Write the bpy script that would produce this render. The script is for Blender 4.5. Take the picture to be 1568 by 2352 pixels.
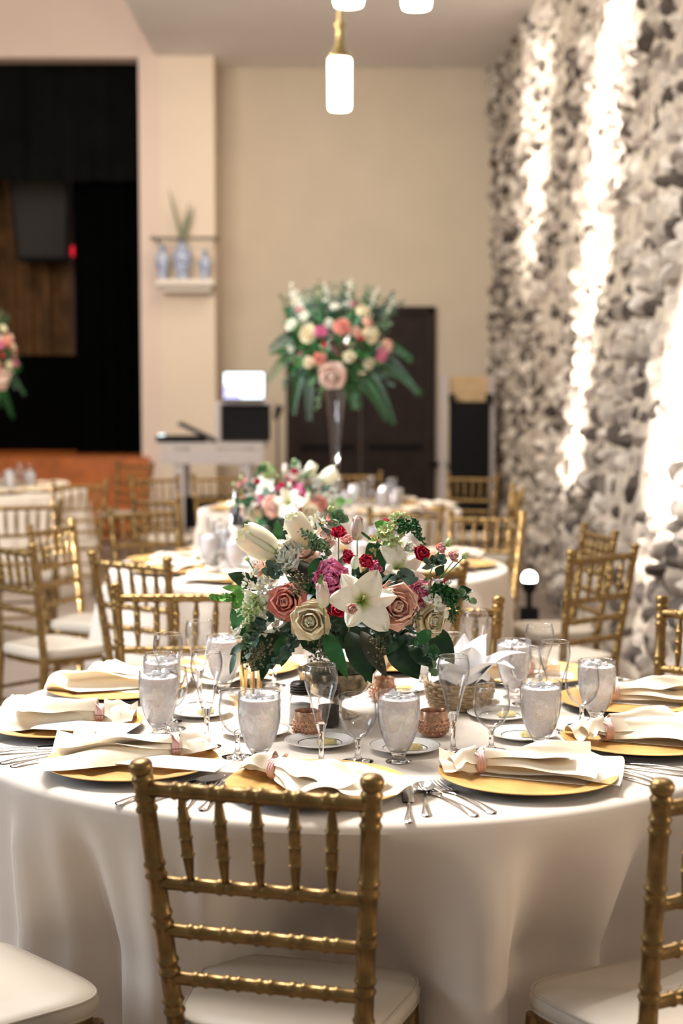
import bpy, math, random
from mathutils import Matrix, Vector
for o in list(bpy.data.objects): bpy.data.objects.remove(o)
S = bpy.context.scene
C = S.collection
PI = math.pi
rnd = random.Random(7)

# ------------------------------------------------------------------ camera
FPX, Y0, CH = 3440.0, 915.0, 1.535
PITCH = math.atan((1176 - Y0) / FPX)
cam = bpy.data.cameras.new('camera'); co = bpy.data.objects.new('camera', cam); C.objects.link(co)
co.location = (0, 0, CH); co.rotation_euler = (PI / 2 - PITCH, 0, 0)
cam.sensor_fit = 'VERTICAL'; cam.sensor_height = 36; cam.lens = FPX / 2352 * 36
cam.clip_end = 100
cam.dof.use_dof = True; cam.dof.focus_distance = 3.22; cam.dof.aperture_fstop = 2.5
S.camera = co

def atY(px, py, Y):
    u = (px - 784) / FPX; v = (1176 - py) / FPX
    c, s = math.cos(PITCH), math.sin(PITCH)
    t = Y / (c + v * s)
    return Vector((u * t, Y, CH + (-s + v * c) * t))

# ------------------------------------------------------------------ world, exposure, lights
S.view_settings.view_transform = 'Standard'; S.view_settings.look = 'None'
S.view_settings.gamma = 1; S.view_settings.use_curve_mapping = False
S.view_settings.exposure = 0.42
S.cycles.max_bounces = 14; S.cycles.transmission_bounces = 14; S.cycles.diffuse_bounces = 4
S.cycles.glossy_bounces = 5; S.cycles.transparent_max_bounces = 12
S.cycles.sample_clamp_indirect = 6; S.cycles.blur_glossy = 1.0
w = bpy.data.worlds.new('world'); S.world = w; w.use_nodes = True
w.node_tree.nodes['Background'].inputs[0].default_value = (1.0, 0.95, 0.90, 1)
w.node_tree.nodes['Background'].inputs[1].default_value = 0.22

def area(name, loc, target, sx, sy, power, col):
    l = bpy.data.lights.new(name, 'AREA'); l.shape = 'RECTANGLE'; l.size = sx; l.size_y = sy; l.energy = power; l.color = col
    o = bpy.data.objects.new(name, l); C.objects.link(o); o.location = loc
    o.rotation_euler = (Vector(target) - Vector(loc)).to_track_quat('-Z', 'Y').to_euler()
    return o
def spot(name, loc, target, power, col, ang, blend=.4, rad=.05):
    l = bpy.data.lights.new(name, 'SPOT'); l.energy = power; l.color = col; l.spot_size = math.radians(ang); l.spot_blend = blend; l.shadow_soft_size = rad
    o = bpy.data.objects.new(name, l); C.objects.link(o); o.location = loc
    o.rotation_euler = (Vector(target) - Vector(loc)).to_track_quat('-Z', 'Y').to_euler()
    return o
area('overhead_key_fill', (-1.1, 5.4, 4.95), (0.1, 4.4, .76), 2.6, 2.0, 135, (1, .955, .91)).data.spread = math.radians(85)  # unseen overhead key added above the main table, lighting it from behind
area('side_window_daylight', (-6.2, 3.4, 2.9), (-.4, 3.2, .76), 2.2, 2.2, 120, (.78, .88, 1))
area('back_wall_fill', (-3.0, 9.0, 4.4), (.4, 17, 2.0), 3.0, 2.0, 210, (1, .90, .78))  # area light added in mid-room to keep the back wall bright
area('far_ceiling_fill', (-.2, 13.6, 5.1), (-.2, 14.2, 0), 2.4, 3.0, 85, (1, .9, .78))  # area light added under the ceiling to stand for the pendants' glow
area('warm_side_fill', (4.4, 1.9, 1.9), (.4, 2.8, .5), .8, .8, 70, (1, .78, .56))  # low warm light added at the side to bring out the cloth folds
spot('bouquet_fill', (2.3, .3, 3.6), (0.0, 3.4, 1.05), 75, (1, .95, .88), 26, .8, .25)  # added to brighten the front of the bouquet and the glasses
# unseen narrow-spread area lights added to throw bright vertical bands on the stone wall
def beam(name, Y, z0, z1, wd, power, col, Yt=None, spread=5):
    o = area(name, (-8.1, Y, (z0 + z1) / 2), (1.7, Yt or Y, (z0 + z1) / 2), wd, z1 - z0, power, col); o.data.spread = math.radians(spread); return o
beam('added_band_far', 14.0, 2.7, 4.95, .95, 30, (1, .95, .88), spread=6)
beam('added_band_middle', 10.75, .3, 4.98, .72, 70, (1, .96, .90), spread=5)
beam('added_band_near', 7.75, .05, 1.9, .6, 30, (1, .97, .92), spread=5)
area('stone_wall_fill', (-2.2, 5.2, 3.2), (1.7, 9.0, .9), 1.0, 1.2, 130, (.90, .93, 1))  # unseen fill added inside the room, aimed at the stone wall
spot('stage_lamp', (-3.4, 17.6, 5.0), (-3.8, 18.8, 1.6), 110, (1, .66, .34), 46, 1, .1)
spot('table_glint', (1.5, 5.6, 4.6), (.95, 2.75, .75), 170, (1, .95, .88), 20, .25, .03)

# ------------------------------------------------------------------ materials
MATS = {}
def mat(name, col, rough=.5, metal=0, spec=.5, noise=0, nscale=20, bump=0, bscale=60, trans=0, ior=1.45, emit=None, es=0,
        sheen=0, sss=0, tip=None, tippos=(.2, .9), col2=None, coat=0, alpha=1):
    if name in MATS: return MATS[name]
    m = bpy.data.materials.new(name); m.use_nodes = True; nt = m.node_tree; N = nt.nodes; L = nt.links
    b = N['Principled BSDF']
    b.inputs['Base Color'].default_value = (*col, 1); b.inputs['Roughness'].default_value = rough
    b.inputs['Metallic'].default_value = metal; b.inputs['Specular IOR Level'].default_value = spec
    b.inputs['Transmission Weight'].default_value = trans; b.inputs['IOR'].default_value = ior
    b.inputs['Coat Weight'].default_value = coat
    b.inputs['Alpha'].default_value = alpha
    if sheen: b.inputs['Sheen Weight'].default_value = sheen
    if sss:
        b.inputs['Subsurface Weight'].default_value = sss; b.inputs['Subsurface Scale'].default_value = .01
    if emit: b.inputs['Emission Color'].default_value = (*emit, 1); b.inputs['Emission Strength'].default_value = es
    src = None
    if tip:
        a = N.new('ShaderNodeAttribute'); a.attribute_name = 'pu'
        r = N.new('ShaderNodeValToRGB'); L.new(a.outputs['Fac'], r.inputs[0])
        r.color_ramp.elements[0].position = tippos[0]; r.color_ramp.elements[0].color = (*col, 1)
        r.color_ramp.elements[1].position = tippos[1]; r.color_ramp.elements[1].color = (*tip, 1)
        src = r.outputs[0]
    if noise:
        tc = N.new('ShaderNodeTexCoord'); n = N.new('ShaderNodeTexNoise'); n.inputs['Scale'].default_value = nscale; n.inputs['Detail'].default_value = 5
        L.new(tc.outputs['Object'], n.inputs['Vector'])
        mx = N.new('ShaderNodeMix'); mx.data_type = 'RGBA'; L.new(n.outputs[0], mx.inputs[0])
        rr = N.new('ShaderNodeMapRange'); L.new(n.outputs[0], rr.inputs[0]); rr.inputs[1].default_value = .35; rr.inputs[2].default_value = .65
        L.new(rr.outputs[0], mx.inputs[0])
        c2 = col2 or tuple(max(0, c * (1 - noise)) for c in col)
        if src:
            mm = N.new('ShaderNodeMix'); mm.data_type = 'RGBA'; mm.blend_type = 'MULTIPLY'; mm.inputs[0].default_value = 1
            mx.inputs[6].default_value = (1, 1, 1, 1); mx.inputs[7].default_value = (1 - noise, 1 - noise, 1 - noise, 1)
            L.new(src, mm.inputs[6]); L.new(mx.outputs[2], mm.inputs[7]); src = mm.outputs[2]
        else:
            mx.inputs[6].default_value = (*col, 1); mx.inputs[7].default_value = (*c2, 1); src = mx.outputs[2]
    if src: L.new(src, b.inputs['Base Color'])
    if bump:
        tc = N.new('ShaderNodeTexCoord'); n = N.new('ShaderNodeTexNoise'); n.inputs['Scale'].default_value = bscale; n.inputs['Detail'].default_value = 4
        L.new(tc.outputs['Object'], n.inputs['Vector'])
        bp = N.new('ShaderNodeBump'); bp.inputs['Strength'].default_value = bump; bp.inputs['Distance'].default_value = .01
        L.new(n.outputs[0], bp.inputs['Height']); L.new(bp.outputs[0], b.inputs['Normal'])
    MATS[name] = m; return m
def M(n): return MATS[n]

def stone_material(name, ramp, by_island):
    m = bpy.data.materials.new(name); m.use_nodes = True; nt = m.node_tree; N = nt.nodes; L = nt.links
    b = N['Principled BSDF']; b.inputs['Roughness'].default_value = .85; b.inputs['Specular IOR Level'].default_value = .25
    r = N.new('ShaderNodeValToRGB'); r.color_ramp.interpolation = 'LINEAR'
    els = r.color_ramp.elements
    els[0].position = ramp[0][0]; els[0].color = (*ramp[0][1], 1); els[1].position = ramp[-1][0]; els[1].color = (*ramp[-1][1], 1)
    for p, c in ramp[1:-1]:
        e = els.new(p); e.color = (*c, 1)
    if by_island:
        g = N.new('ShaderNodeNewGeometry'); L.new(g.outputs['Random Per Island'], r.inputs[0])
    else:
        g = N.new('ShaderNodeObjectInfo'); L.new(g.outputs['Random'], r.inputs[0])
    ge = N.new('ShaderNodeNewGeometry'); n = N.new('ShaderNodeTexNoise'); n.inputs['Scale'].default_value = 9; n.inputs['Detail'].default_value = 8
    L.new(ge.outputs['Position'], n.inputs['Vector'])
    mx = N.new('ShaderNodeMix'); mx.data_type = 'RGBA'; mx.blend_type = 'OVERLAY'; mx.inputs[0].default_value = .8
    L.new(r.outputs[0], mx.inputs[6]); L.new(n.outputs[0], mx.inputs[7]); L.new(mx.outputs[2], b.inputs['Base Color'])
    bp = N.new('ShaderNodeBump'); bp.inputs['Strength'].default_value = .7; bp.inputs['Distance'].default_value = .03
    L.new(n.outputs[0], bp.inputs['Height']); L.new(bp.outputs[0], b.inputs['Normal'])
    MATS[name] = m

mat('wall_paint', (.54, .45, .34), .85, noise=.05, nscale=2, bump=.05, bscale=150)
mat('column_paint', (.72, .59, .46), .85, noise=.03, nscale=2)
mat('stage_wall_paint', (.70, .55, .46), .85, noise=.03, nscale=2)
mat('ceiling_paint', (.80, .755, .72), .9, noise=.03, nscale=1)
mat('floor_concrete', (.36, .29, .24), .45, noise=.35, nscale=1.5, bump=.05)
mat('door_wood', (.022, .012, .009), .6, spec=.2, noise=.3, nscale=6)
mat('black_cloth', (.0016, .0018, .0018), .9, spec=.05, noise=.4, nscale=3)
mat('valance_cloth', (.0055, .006, .0055), .9, spec=.05, noise=.3, nscale=3)
mat('brown_curtain', (.22, .105, .035), .8, noise=.5, nscale=4)
mat('dark_red', (.05, .008, .010), .6)
mat('stage_wood', (.50, .13, .018), .5, noise=.35, nscale=6)
mat('chair_gold', (.275, .17, .060), .34, .82, noise=.35, nscale=28, bump=.12, bscale=120)
mat('cushion', (.50, .435, .35), .5, noise=.05, nscale=12, bump=.04)
mat('cushion_pipe', (.42, .36, .28), .5)
mat('linen', (.74, .65, .555), .62, noise=.04, nscale=5, bump=.03, bscale=400, sheen=.3)
mat('table_wood', (.35, .22, .12), .6)
mat('satin', (.88, .78, .61), .36, noise=.03, nscale=20, sheen=.4, sss=.1)
mat('white_napkin', (.93, .92, .93), .7, sss=.1)
mat('ribbon_pink', (.80, .50, .46), .4, sheen=.3, noise=.2, nscale=60)
mat('charger_gold', (.88, .53, .17), .42, .35, noise=.35, nscale=9, bump=.18, bscale=35)
mat('charger_underside', (.02, .016, .013), .5)
mat('card', (.93, .90, .87), .7)
mat('porcelain', (.86, .84, .80), .15, spec=.6)
mat('plate_line', (.06, .07, .05), .3)
mat('butter_foil', (.88, .74, .36), .3, .3, noise=.3, nscale=90)
mat('silver', (.80, .79, .78), .16, 1)
def glass_material():
    """blown thin glass: clear straight on, reflecting and a little darker at grazing angles"""
    m = bpy.data.materials.new('thin_glass'); m.use_nodes = True; nt = m.node_tree; N = nt.nodes; L = nt.links; N.clear()
    out = N.new('ShaderNodeOutputMaterial'); tr = N.new('ShaderNodeBsdfTransparent'); gs = N.new('ShaderNodeBsdfGlossy'); gs.inputs['Roughness'].default_value = .03
    lw = N.new('ShaderNodeLayerWeight'); lw.inputs[0].default_value = .5
    p1 = N.new('ShaderNodeMath'); p1.operation = 'POWER'; p1.inputs[1].default_value = 3.5; L.new(lw.outputs['Facing'], p1.inputs[0])
    ma = N.new('ShaderNodeMath'); ma.operation = 'MULTIPLY_ADD'; ma.inputs[1].default_value = .75; ma.inputs[2].default_value = .04; L.new(p1.outputs[0], ma.inputs[0])
    p2 = N.new('ShaderNodeMath'); p2.operation = 'POWER'; p2.inputs[1].default_value = 3.2; L.new(lw.outputs['Facing'], p2.inputs[0])
    mx = N.new('ShaderNodeMix'); mx.data_type = 'RGBA'; mx.inputs[6].default_value = (.99, .99, .99, 1); mx.inputs[7].default_value = (.45, .46, .50, 1); L.new(p2.outputs[0], mx.inputs[0]); L.new(mx.outputs[2], tr.inputs[0])
    m2 = N.new('ShaderNodeMixShader'); L.new(ma.outputs[0], m2.inputs[0]); L.new(tr.outputs[0], m2.inputs[1]); L.new(gs.outputs[0], m2.inputs[2]); L.new(m2.outputs[0], out.inputs[0])
    MATS['thin_glass'] = m
glass_material()
mat('glass', (1, 1, 1), .0, trans=1, ior=1.45)
mat('ice', (.93, .91, .94), .12, trans=.35, ior=1.2, sss=.4, bump=.9, bscale=75)
mat('ice_cube', (.97, .97, .98), .05, trans=.5, ior=1.31, bump=.3, bscale=60)
mat('rose_glass', (.66, .38, .25), .28, .65, noise=.5, nscale=120)
mat('candle_wax', (.22, .15, .07), .5)
mat('dark_metal', (.07, .065, .06), .35, .8)
mat('pepper', (.05, .04, .035), .8, noise=.5, nscale=200)
mat('salt', (.55, .53, .50), .8)
mat('wicker', (.50, .36, .21), .6, noise=.4, nscale=80)
mat('number_gold', (.85, .60, .26), .22, .85)
mat('mercury_glass', (.62, .52, .36), .18, .85, noise=.7, nscale=50)
mat('bronze', (.22, .16, .06), .4, .8)
mat('lamp_glass', (1, .95, .85), .4, emit=(1, .93, .78), es=9)
mat('screen', (.6, .8, .9), .3, emit=(.72, .90, .97), es=1.5)
mat('screen_violet', (.3, .3, .6), .3, emit=(.42, .44, .85), es=1.1)
mat('grey_metal', (.42, .37, .35), .5, .3)
mat('equipment_black', (.006, .006, .006), .7, spec=.15)
mat('equipment_grey', (.035, .032, .03), .7, spec=.2)
mat('tan_board', (.52, .35, .18), .6, noise=.2, nscale=8)
mat('red_light', (.6, .01, .02), .4, emit=(.8, .01, .03), es=.5)
mat('blue_white_china', (.12, .17, .33), .25, noise=.8, nscale=28, col2=(.62, .66, .74))
mat('dusty_plant', (.21, .23, .14), .6)
mat('bottle_dark', (.012, .011, .010), .2)
mat('bottle_label', (.72, .66, .60), .7)
mat('lamp_hot', (1, 1, .97), .4, emit=(1, .97, .88), es=14)
mat('trim_dark', (.16, .13, .09), .6)
mat('ledge', (.74, .66, .57), .8)
# flowers: base colour -> petal tip colour along the attribute pu
F = dict(rough=.55, sss=.4, noise=.06, nscale=60)
mat('coral_rose', (.75, .10, .07), tip=(.95, .40, .33), tippos=(.1, .8), **F)
mat('blush_rose', (.74, .25, .15), tip=(.97, .60, .48), tippos=(.05, .7), **F)
mat('pale_blush_rose', (.82, .50, .38), tip=(.93, .70, .60), tippos=(.1, .8), **F)
mat('cream_rose', (.98, .66, .28), tip=(1.0, .86, .62), tippos=(.0, .6), **F)
mat('ivory_peony', (.90, .82, .50), tip=(.98, .96, .84), tippos=(.05, .5), **F)
mat('magenta_peony', (.62, .03, .18), tip=(.88, .24, .46), tippos=(.1, .95), **F)
mat('pink_peony', (.66, .08, .20), tip=(.85, .26, .38), tippos=(.1, .95), **F)
mat('crimson', (.32, .003, .025), tip=(.68, .015, .07), tippos=(.1, .9), **F)
mat('lily', (.36, .46, .06), tip=(.95, .92, .80), tippos=(.10, .42), **F)
mat('lily_bud', (.62, .70, .36), tip=(.94, .91, .70), tippos=(.0, .5), **F)
mat('tulip', (.82, .72, .48), tip=(.93, .66, .58), tippos=(.0, .6), **F)
mat('pink_bud', (.62, .60, .35), tip=(.92, .50, .48), tippos=(.0, .4), **F)
mat('white_blossom', (.80, .86, .60), tip=(.95, .94, .86), tippos=(.05, .5), **F)
mat('green_blossom', (.22, .40, .10), tip=(.66, .76, .42), tippos=(.1, .9), **F)
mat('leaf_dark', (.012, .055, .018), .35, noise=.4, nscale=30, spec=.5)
mat('leaf_green', (.025, .15, .035), .35, noise=.4, nscale=30)
mat('leaf_bright', (.16, .42, .08), .4, noise=.3, nscale=30)
mat('eucalyptus', (.085, .16, .115), .5, noise=.35, nscale=40)
mat('eucalyptus_pale', (.20, .33, .17), .5, noise=.35, nscale=40)
mat('leaf_olive', (.05, .05, .025), .55, noise=.3, nscale=40)
mat('seed', (.13, .12, .06), .5)
mat('stem_green', (.10, .22, .07), .5)
mat('stamen', (.45, .50, .15), .5)
stone_material('mortar', [(0, (.46, .39, .31)), (1, (.46, .39, .31))], False)
RAMP = [(0, (.05, .038, .030)), (.24, (.10, .08, .066)), (.36, (.26, .21, .17)), (.75, (.42, .36, .30)), (1, (.60, .53, .45))]
stone_material('stone', RAMP, False); stone_material('stone_field', RAMP, True)

# ------------------------------------------------------------------ mesh helpers
class MB:
    def __init__(s): s.v = []; s.f = []; s.m = []; s.pu = []
    def add(s, vs, fs, mi=0, T=None, pu=None):
        n = len(s.v)
        for k, p in enumerate(vs):
            p = Vector(p)
            if T is not None: p = T @ p
            s.v.append(p); s.pu.append(pu[k] if pu else 0.0)
        for f in fs: s.f.append([i + n for i in f]); s.m.append(mi)
        return s
    def box(s, c, d, T=None, mi=0, bev=0):
        x, y, z = c; a, b, e = d[0] / 2, d[1] / 2, d[2] / 2
        vs = [(x + i * a, y + j * b, z + k * e) for i in (-1, 1) for j in (-1, 1) for k in (-1, 1)]
        return s.add(vs, [(0, 1, 3, 2), (4, 6, 7, 5), (0, 4, 5, 1), (2, 3, 7, 6), (0, 2, 6, 4), (1, 5, 7, 3)], mi, T)
    def lathe(s, prof, seg=24, T=None, mi=0, mis=None, close=False, fr=None, caps=True):
        vs = []; fs = []; n = len(prof)
        for i, (r, z) in enumerate(prof):
            for j in range(seg):
                a = 2 * PI * j / seg; rr = r * (fr(a, i) if fr else 1)
                vs.append((rr * math.cos(a), rr * math.sin(a), z))
        start = len(s.f)
        for i in range(n - 1 + (1 if close else 0)):
            i2 = (i + 1) % n
            for j in range(seg):
                k = (j + 1) % seg
                fs.append((i * seg + j, i * seg + k, i2 * seg + k, i2 * seg + j))
        if not close and caps:
            if prof[0][0] > 1e-6: fs.append(tuple(range(seg))[::-1])
            if prof[-1][0] > 1e-6: fs.append(tuple((n - 1) * seg + j for j in range(seg)))
        s.add(vs, fs, mi, T)
        if mis:
            for i in range(n - 1):
                for j in range(seg): s.m[start + i * seg + j] = mis[i]
        return s
    def tube(s, pts, rad, seg=8, T=None, mi=0, cap=True, pu=None):
        pts = [Vector(p) for p in pts]; n = len(pts)
        if not hasattr(rad, '__len__'): rad = [rad] * n
        vs = []; fs = []; up = Vector((0, 0, 1)); us = []
        prev = None
        for i, p in enumerate(pts):
            t = (pts[min(i + 1, n - 1)] - pts[max(i - 1, 0)]).normalized()
            if prev is None:
                a = t.cross(Vector((0, 0, 1)))
                if a.length < .1: a = t.cross(Vector((1, 0, 0)))
            else:
                a = prev - t * prev.dot(t)
            a.normalize(); prev = a; b = t.cross(a)
            for j in range(seg):
                q = 2 * PI * j / seg
                vs.append(p + (a * math.cos(q) + b * math.sin(q)) * rad[i]); us.append(i / (n - 1))
        for i in range(n - 1):
            for j in range(seg):
                k = (j + 1) % seg
                fs.append((i * seg + j, i * seg + k, (i + 1) * seg + k, (i + 1) * seg + j))
        if cap:
            fs.append(tuple(range(seg))[::-1]); fs.append(tuple((n - 1) * seg + j for j in range(seg)))
        return s.add(vs, fs, mi, T, us)
    def grid(s, fn, nu, nv, T=None, mi=0, closev=False):
        vs = []; fs = []; us = []
        for i in range(nu + 1):
            for j in range(nv + (0 if closev else 1)):
                vs.append(fn(i / nu, j / nv)); us.append(i / nu)
        w_ = nv if closev else nv + 1
        for i in range(nu):
            for j in range(nv):
                k = (j + 1) % w_ if closev else j + 1
                fs.append((i * w_ + j, i * w_ + k, (i + 1) * w_ + k, (i + 1) * w_ + j))
        return s.add(vs, fs, mi, T, us)
    def blob(s, c, r, T=None, mi=0, seg=8, rings=5, sc=(1, 1, 1), pu=.5):
        vs = []; fs = []
        for i in range(rings + 1):
            a = PI * i / rings
            for j in range(seg):
                q = 2 * PI * j / seg
                vs.append((c[0] + r * sc[0] * math.sin(a) * math.cos(q), c[1] + r * sc[1] * math.sin(a) * math.sin(q), c[2] - r * sc[2] * math.cos(a)))
        for i in range(rings):
            for j in range(seg):
                k = (j + 1) % seg
                fs.append((i * seg + j, i * seg + k, (i + 1) * seg + k, (i + 1) * seg + j))
        return s.add(vs, fs, mi, T, [pu * (i // seg) / rings * 2 for i in range(len(vs))])
    def build(s, name, mats, parent=None, smooth=True, loc=None):
        me = bpy.data.meshes.new(name); me.from_pydata([tuple(v) for v in s.v], [], s.f)
        if not isinstance(mats, (list, tuple)): mats = [mats]
        for m in mats: me.materials.append(M(m))
        if len(mats) > 1: me.polygons.foreach_set('material_index', s.m)
        if smooth: me.polygons.foreach_set('use_smooth', [True] * len(me.polygons))
        if any(s.pu):
            at = me.attributes.new('pu', 'FLOAT', 'POINT'); at.data.foreach_set('value', s.pu)
        me.validate(); me.update()
        if smooth:
            try: me.set_sharp_from_angle(angle=math.radians(50))
            except Exception: pass
        o = bpy.data.objects.new(name, me); C.objects.link(o)
        if parent is not None: o.parent = parent
        if loc: o.location = loc
        return o

def tag(o, label=None, cat=None, group=None, kind=None):
    if label: o['label'] = label
    if cat: o['category'] = cat
    if group: o['group'] = group
    elif 'group' in o.keys() and label: pass
    if kind: o['kind'] = kind
    return o
def empty(name, loc=(0, 0, 0), rz=0):
    o = bpy.data.objects.new(name, None); C.objects.link(o); o.location = loc; o.rotation_euler = (0, 0, rz); o.empty_display_size = .05
    return o
KIDS = {}
def kids(o): return [c for c in bpy.data.objects if c.parent == o]
def copy_tree(o, parent=None):
    if o not in KIDS: KIDS[o] = list(o.children)
    c = o.copy(); C.objects.link(c); c.parent = parent
    for ch in KIDS[o]: copy_tree(ch, c)
    return c
PROTO = {}
def place(kind, maker, loc, rz, label, cat, group=None, scale=1):
    """first call builds the thing, later calls copy it with all its parts"""
    if kind not in PROTO: o = maker(); PROTO[kind] = o
    else: o = copy_tree(PROTO[kind])
    o.location = loc; o.rotation_euler = (0, 0, rz); o.scale = (scale,) * 3
    for k in ('label', 'category', 'group'):
        if k in o.keys(): del o[k]
    tag(o, label, cat, group)
    return o
def struct(o): o['kind'] = 'structure'; return o
def rz_of(f): return math.atan2(-f[0], f[1])       # rotation that turns +y onto f

# ------------------------------------------------------------------ room
struct(MB().box((-2.5, 8, -.05), (12, 24, .1)).build('floor', 'floor_concrete', smooth=False))
struct(MB().box((1.0, 9.0, 5.3), (6.0, 17.6, .2)).build('ceiling', 'ceiling_paint', smooth=False)).location.y = 0
# high zone over the stage side
struct(MB().box((-5.2, 8.0, 7.6), (6.6, 19.0, .2)).build('ceiling_upper', 'ceiling_paint', smooth=False))
struct(MB().box((-1.955, 9.0, 6.43), (.1, 17.6, 2.3)).build('trim_1', 'stage_wall_paint', smooth=False)).location.z = 0
struct(MB().box((1.0, 17.1, 2.7), (4.9, .2, 5.4)).build('wall_back', 'wall_paint', smooth=False))
m = MB()
m.box((-2.07, 16.55, 3.75), (.225, .3, 7.5)); m.box((-5.34, 16.55, 6.35), (6.32, .3, 2.33)); m.box((-8.4, 16.55, 2.6), (.6, .3, 5.2))
struct(m.build('wall_stage', 'stage_wall_paint', smooth=False))
struct(MB().box((-1.665, 16.7, 2.6), (.585, .6, 5.2)).build('column', 'column_paint', smooth=False))
st = MB(); st.box((-5.1, 18.3, .45), (6.0, 4.0, .9)); struct(st.build('stage_floor', 'stage_wood', smooth=False))
struct(MB().box((-5.1, 20.35, 3), (6.0, .1, 6)).build('wall_stage_back', 'black_cloth', smooth=False))
struct(MB().box((.25, 16.98, .06), (2.9, .03, .12)).build('baseboard_back', 'trim_dark', smooth=False)).hide_render = False

# door in the back wall
m = MB(); m.box((-.585, 16.97, 1.28), (.07, .08, 2.56)); m.box((1.02, 16.97, 1.28), (.07, .08, 2.56)); m.box((.2175, 16.97, 2.53), (1.67, .08, .07))
d = struct(m.build('door_1', 'door_wood', smooth=False))
for i, x in enumerate((-.165, .6)):
    dl = MB().box((x, 16.99, 1.25), (.755, .05, 2.49)).build('door_leaf', 'door_wood', d, smooth=False)
    MB().box((x, 16.93, 1.0), (.6, .05, .05)).build('push_bar', 'equipment_black', dl, smooth=False)

# ------------------------------------------------------------------ stone wall
def wall_x(Y, z):
    foot = 1.56 + .19 * max(0, min(1, (Y - 11) / 6)); top = 1.655 + .066 * (17 - Y)
    t = max(0, min(1, z / 5.2)); t = t ** 1.1
    return foot * (1 - t) + top * t + .03 * math.sin(Y * 1.7 + z * 1.1)
YA, YB = 2.5, 17.0
m = MB()
m.grid(lambda u, v: (wall_x(YA + (YB - YA) * u, 5.3 * v) + .02 * math.sin(37 * u + 11 * v), YA + (YB - YA) * u, 5.3 * v), 90, 36)
b = len(m.v)
m.box((2.6, (YA + YB) / 2, 2.65), (.5, YB - YA, 5.3))
wr = struct(m.build('wall_right', 'mortar'))
def stone_shape(seed):
    r = random.Random(seed); n = 8; out = []; inn = []
    for k in range(n):
        a = 2 * PI * k / n + r.uniform(-.25, .25); q = r.uniform(.62, 1.2)
        out.append((0, q * math.cos(a), q * math.sin(a)))
        inn.append((-r.uniform(.55, .95), .66 * q * math.cos(a), .66 * q * math.sin(a)))
    vs = out + inn + [(-1.05, r.uniform(-.15, .15), r.uniform(-.15, .15))]
    fs = [(k, (k + 1) % n, n + (k + 1) % n, n + k) for k in range(n)] + [(n + k, n + (k + 1) % n, 2 * n) for k in range(n)]
    return vs, fs
SH = [stone_shape(k) for k in range(14)]
SM = []
for vs, fs in SH:
    o = MB().add(vs, fs).build('stone', 'stone', wr); SM.append(o.data); bpy.data.objects.remove(o)
spots = []
zz = .06
row = 0
while zz < 5.15:
    hgt = rnd.uniform(.10, .17); yy = YA + .1 + rnd.uniform(0, .2)
    while yy < 16.95:
        wd = rnd.choice((rnd.uniform(.07, .13), rnd.uniform(.12, .24), rnd.uniform(.18, .32)))
        spots.append((yy + wd / 2, zz + hgt / 2 + rnd.uniform(-.03, .03), wd, hgt * rnd.uniform(.7, 1.15)))
        yy += wd * rnd.uniform(1.02, 1.25)
    zz += hgt * 1.0
def visible_stone(s):
    Y, z = s[0], s[1]; x = wall_x(Y, z)
    px = 784 + FPX * x / Y; py = Y0 - FPX * (z - CH) / Y
    return px < 1600 and -60 < py < 1640
vis = sorted([s for s in spots if visible_stone(s)], key=lambda s: s[0])
single = vis[:298]; sset = set(single)
field = MB()
for s in spots:
    Y, z, wd, hg = s
    k = rnd.randrange(14); dep = rnd.uniform(.03, .10)
    T = Matrix.Translation((wall_x(Y, z) + .015, Y, z)) @ Matrix.Rotation(rnd.uniform(-.7, .7), 4, 'X') @ Matrix.Diagonal((dep, wd / 2, hg / 2, 1))
    if s in sset:
        o = bpy.data.objects.new('stone', SM[k]); C.objects.link(o); o.parent = wr; o.matrix_local = T
    else: field.add(SH[k][0], SH[k][1], 0, T)
fo = field.build('stone_field', 'stone_field', wr); fo['kind'] = 'stuff'

# ------------------------------------------------------------------ stage dressing
def pleat(x0, x1, Y, z0, z1, n, amp, seed=0):
    r = random.Random(seed); ph = [r.uniform(0, 6) for _ in range(3)]
    def fn(u, v):
        x = x0 + (x1 - x0) * v
        return (x, Y + amp * math.sin(n * v * 2 * PI + ph[0] + .5 * math.sin(7 * v + ph[1])) * (.6 + .4 * (1 - u)), z0 + (z1 - z0) * u)
    return MB().grid(fn, 6, int(n * 9))
tag(pleat(-6.6, -2.2, 16.95, 3.95, 5.6, 12, .05, 1).build('valance', 'valance_cloth'), 'dark pleated valance across the top of the stage opening', 'curtain')
tag(pleat(-3.05, -2.15, 17.3, .9, 5.6, 6, .05, 2).build('side_curtain', 'black_cloth'), 'black side curtain beside the pink stage wall edge', 'curtain')
tag(pleat(-4.9, -3.35, 18.9, 1.5, 4.5, 7, .10, 3).build('rear_curtain', 'brown_curtain'), 'brown draped curtain lit at the back of the stage', 'curtain')
tag(MB().box((-4.3, 18.4, 1.45), (2.4, .25, 1.1)).box((-4.3, 18.4, 2.03), (2.44, .3, .06)).build('stage_platform', 'black_cloth', smooth=False), 'black platform below the brown curtain on stage', 'platform')
m = MB(); m.box((-3.26, 18.7, 3.2), (.12, .08, 2.8)); m.box((-4.2, 18.7, 4.55), (2.0, .08, .14))
tag(m.build('curtain_pelmet', 'dark_red', smooth=False), 'dark red pelmet and side strip around the brown stage curtain', 'pelmet')
sp = empty('hanging_speaker', atY(100, 600, 18.0)); tag(sp, 'large black loudspeaker hanging in front of the stage curtain', 'speaker')
m = MB(); T = Matrix.Rotation(.12, 4, 'X')
prof = [(-.33, 0, 0), (.33, 0, 0), (.30, .45, 0), (-.30, .45, 0)]
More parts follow.
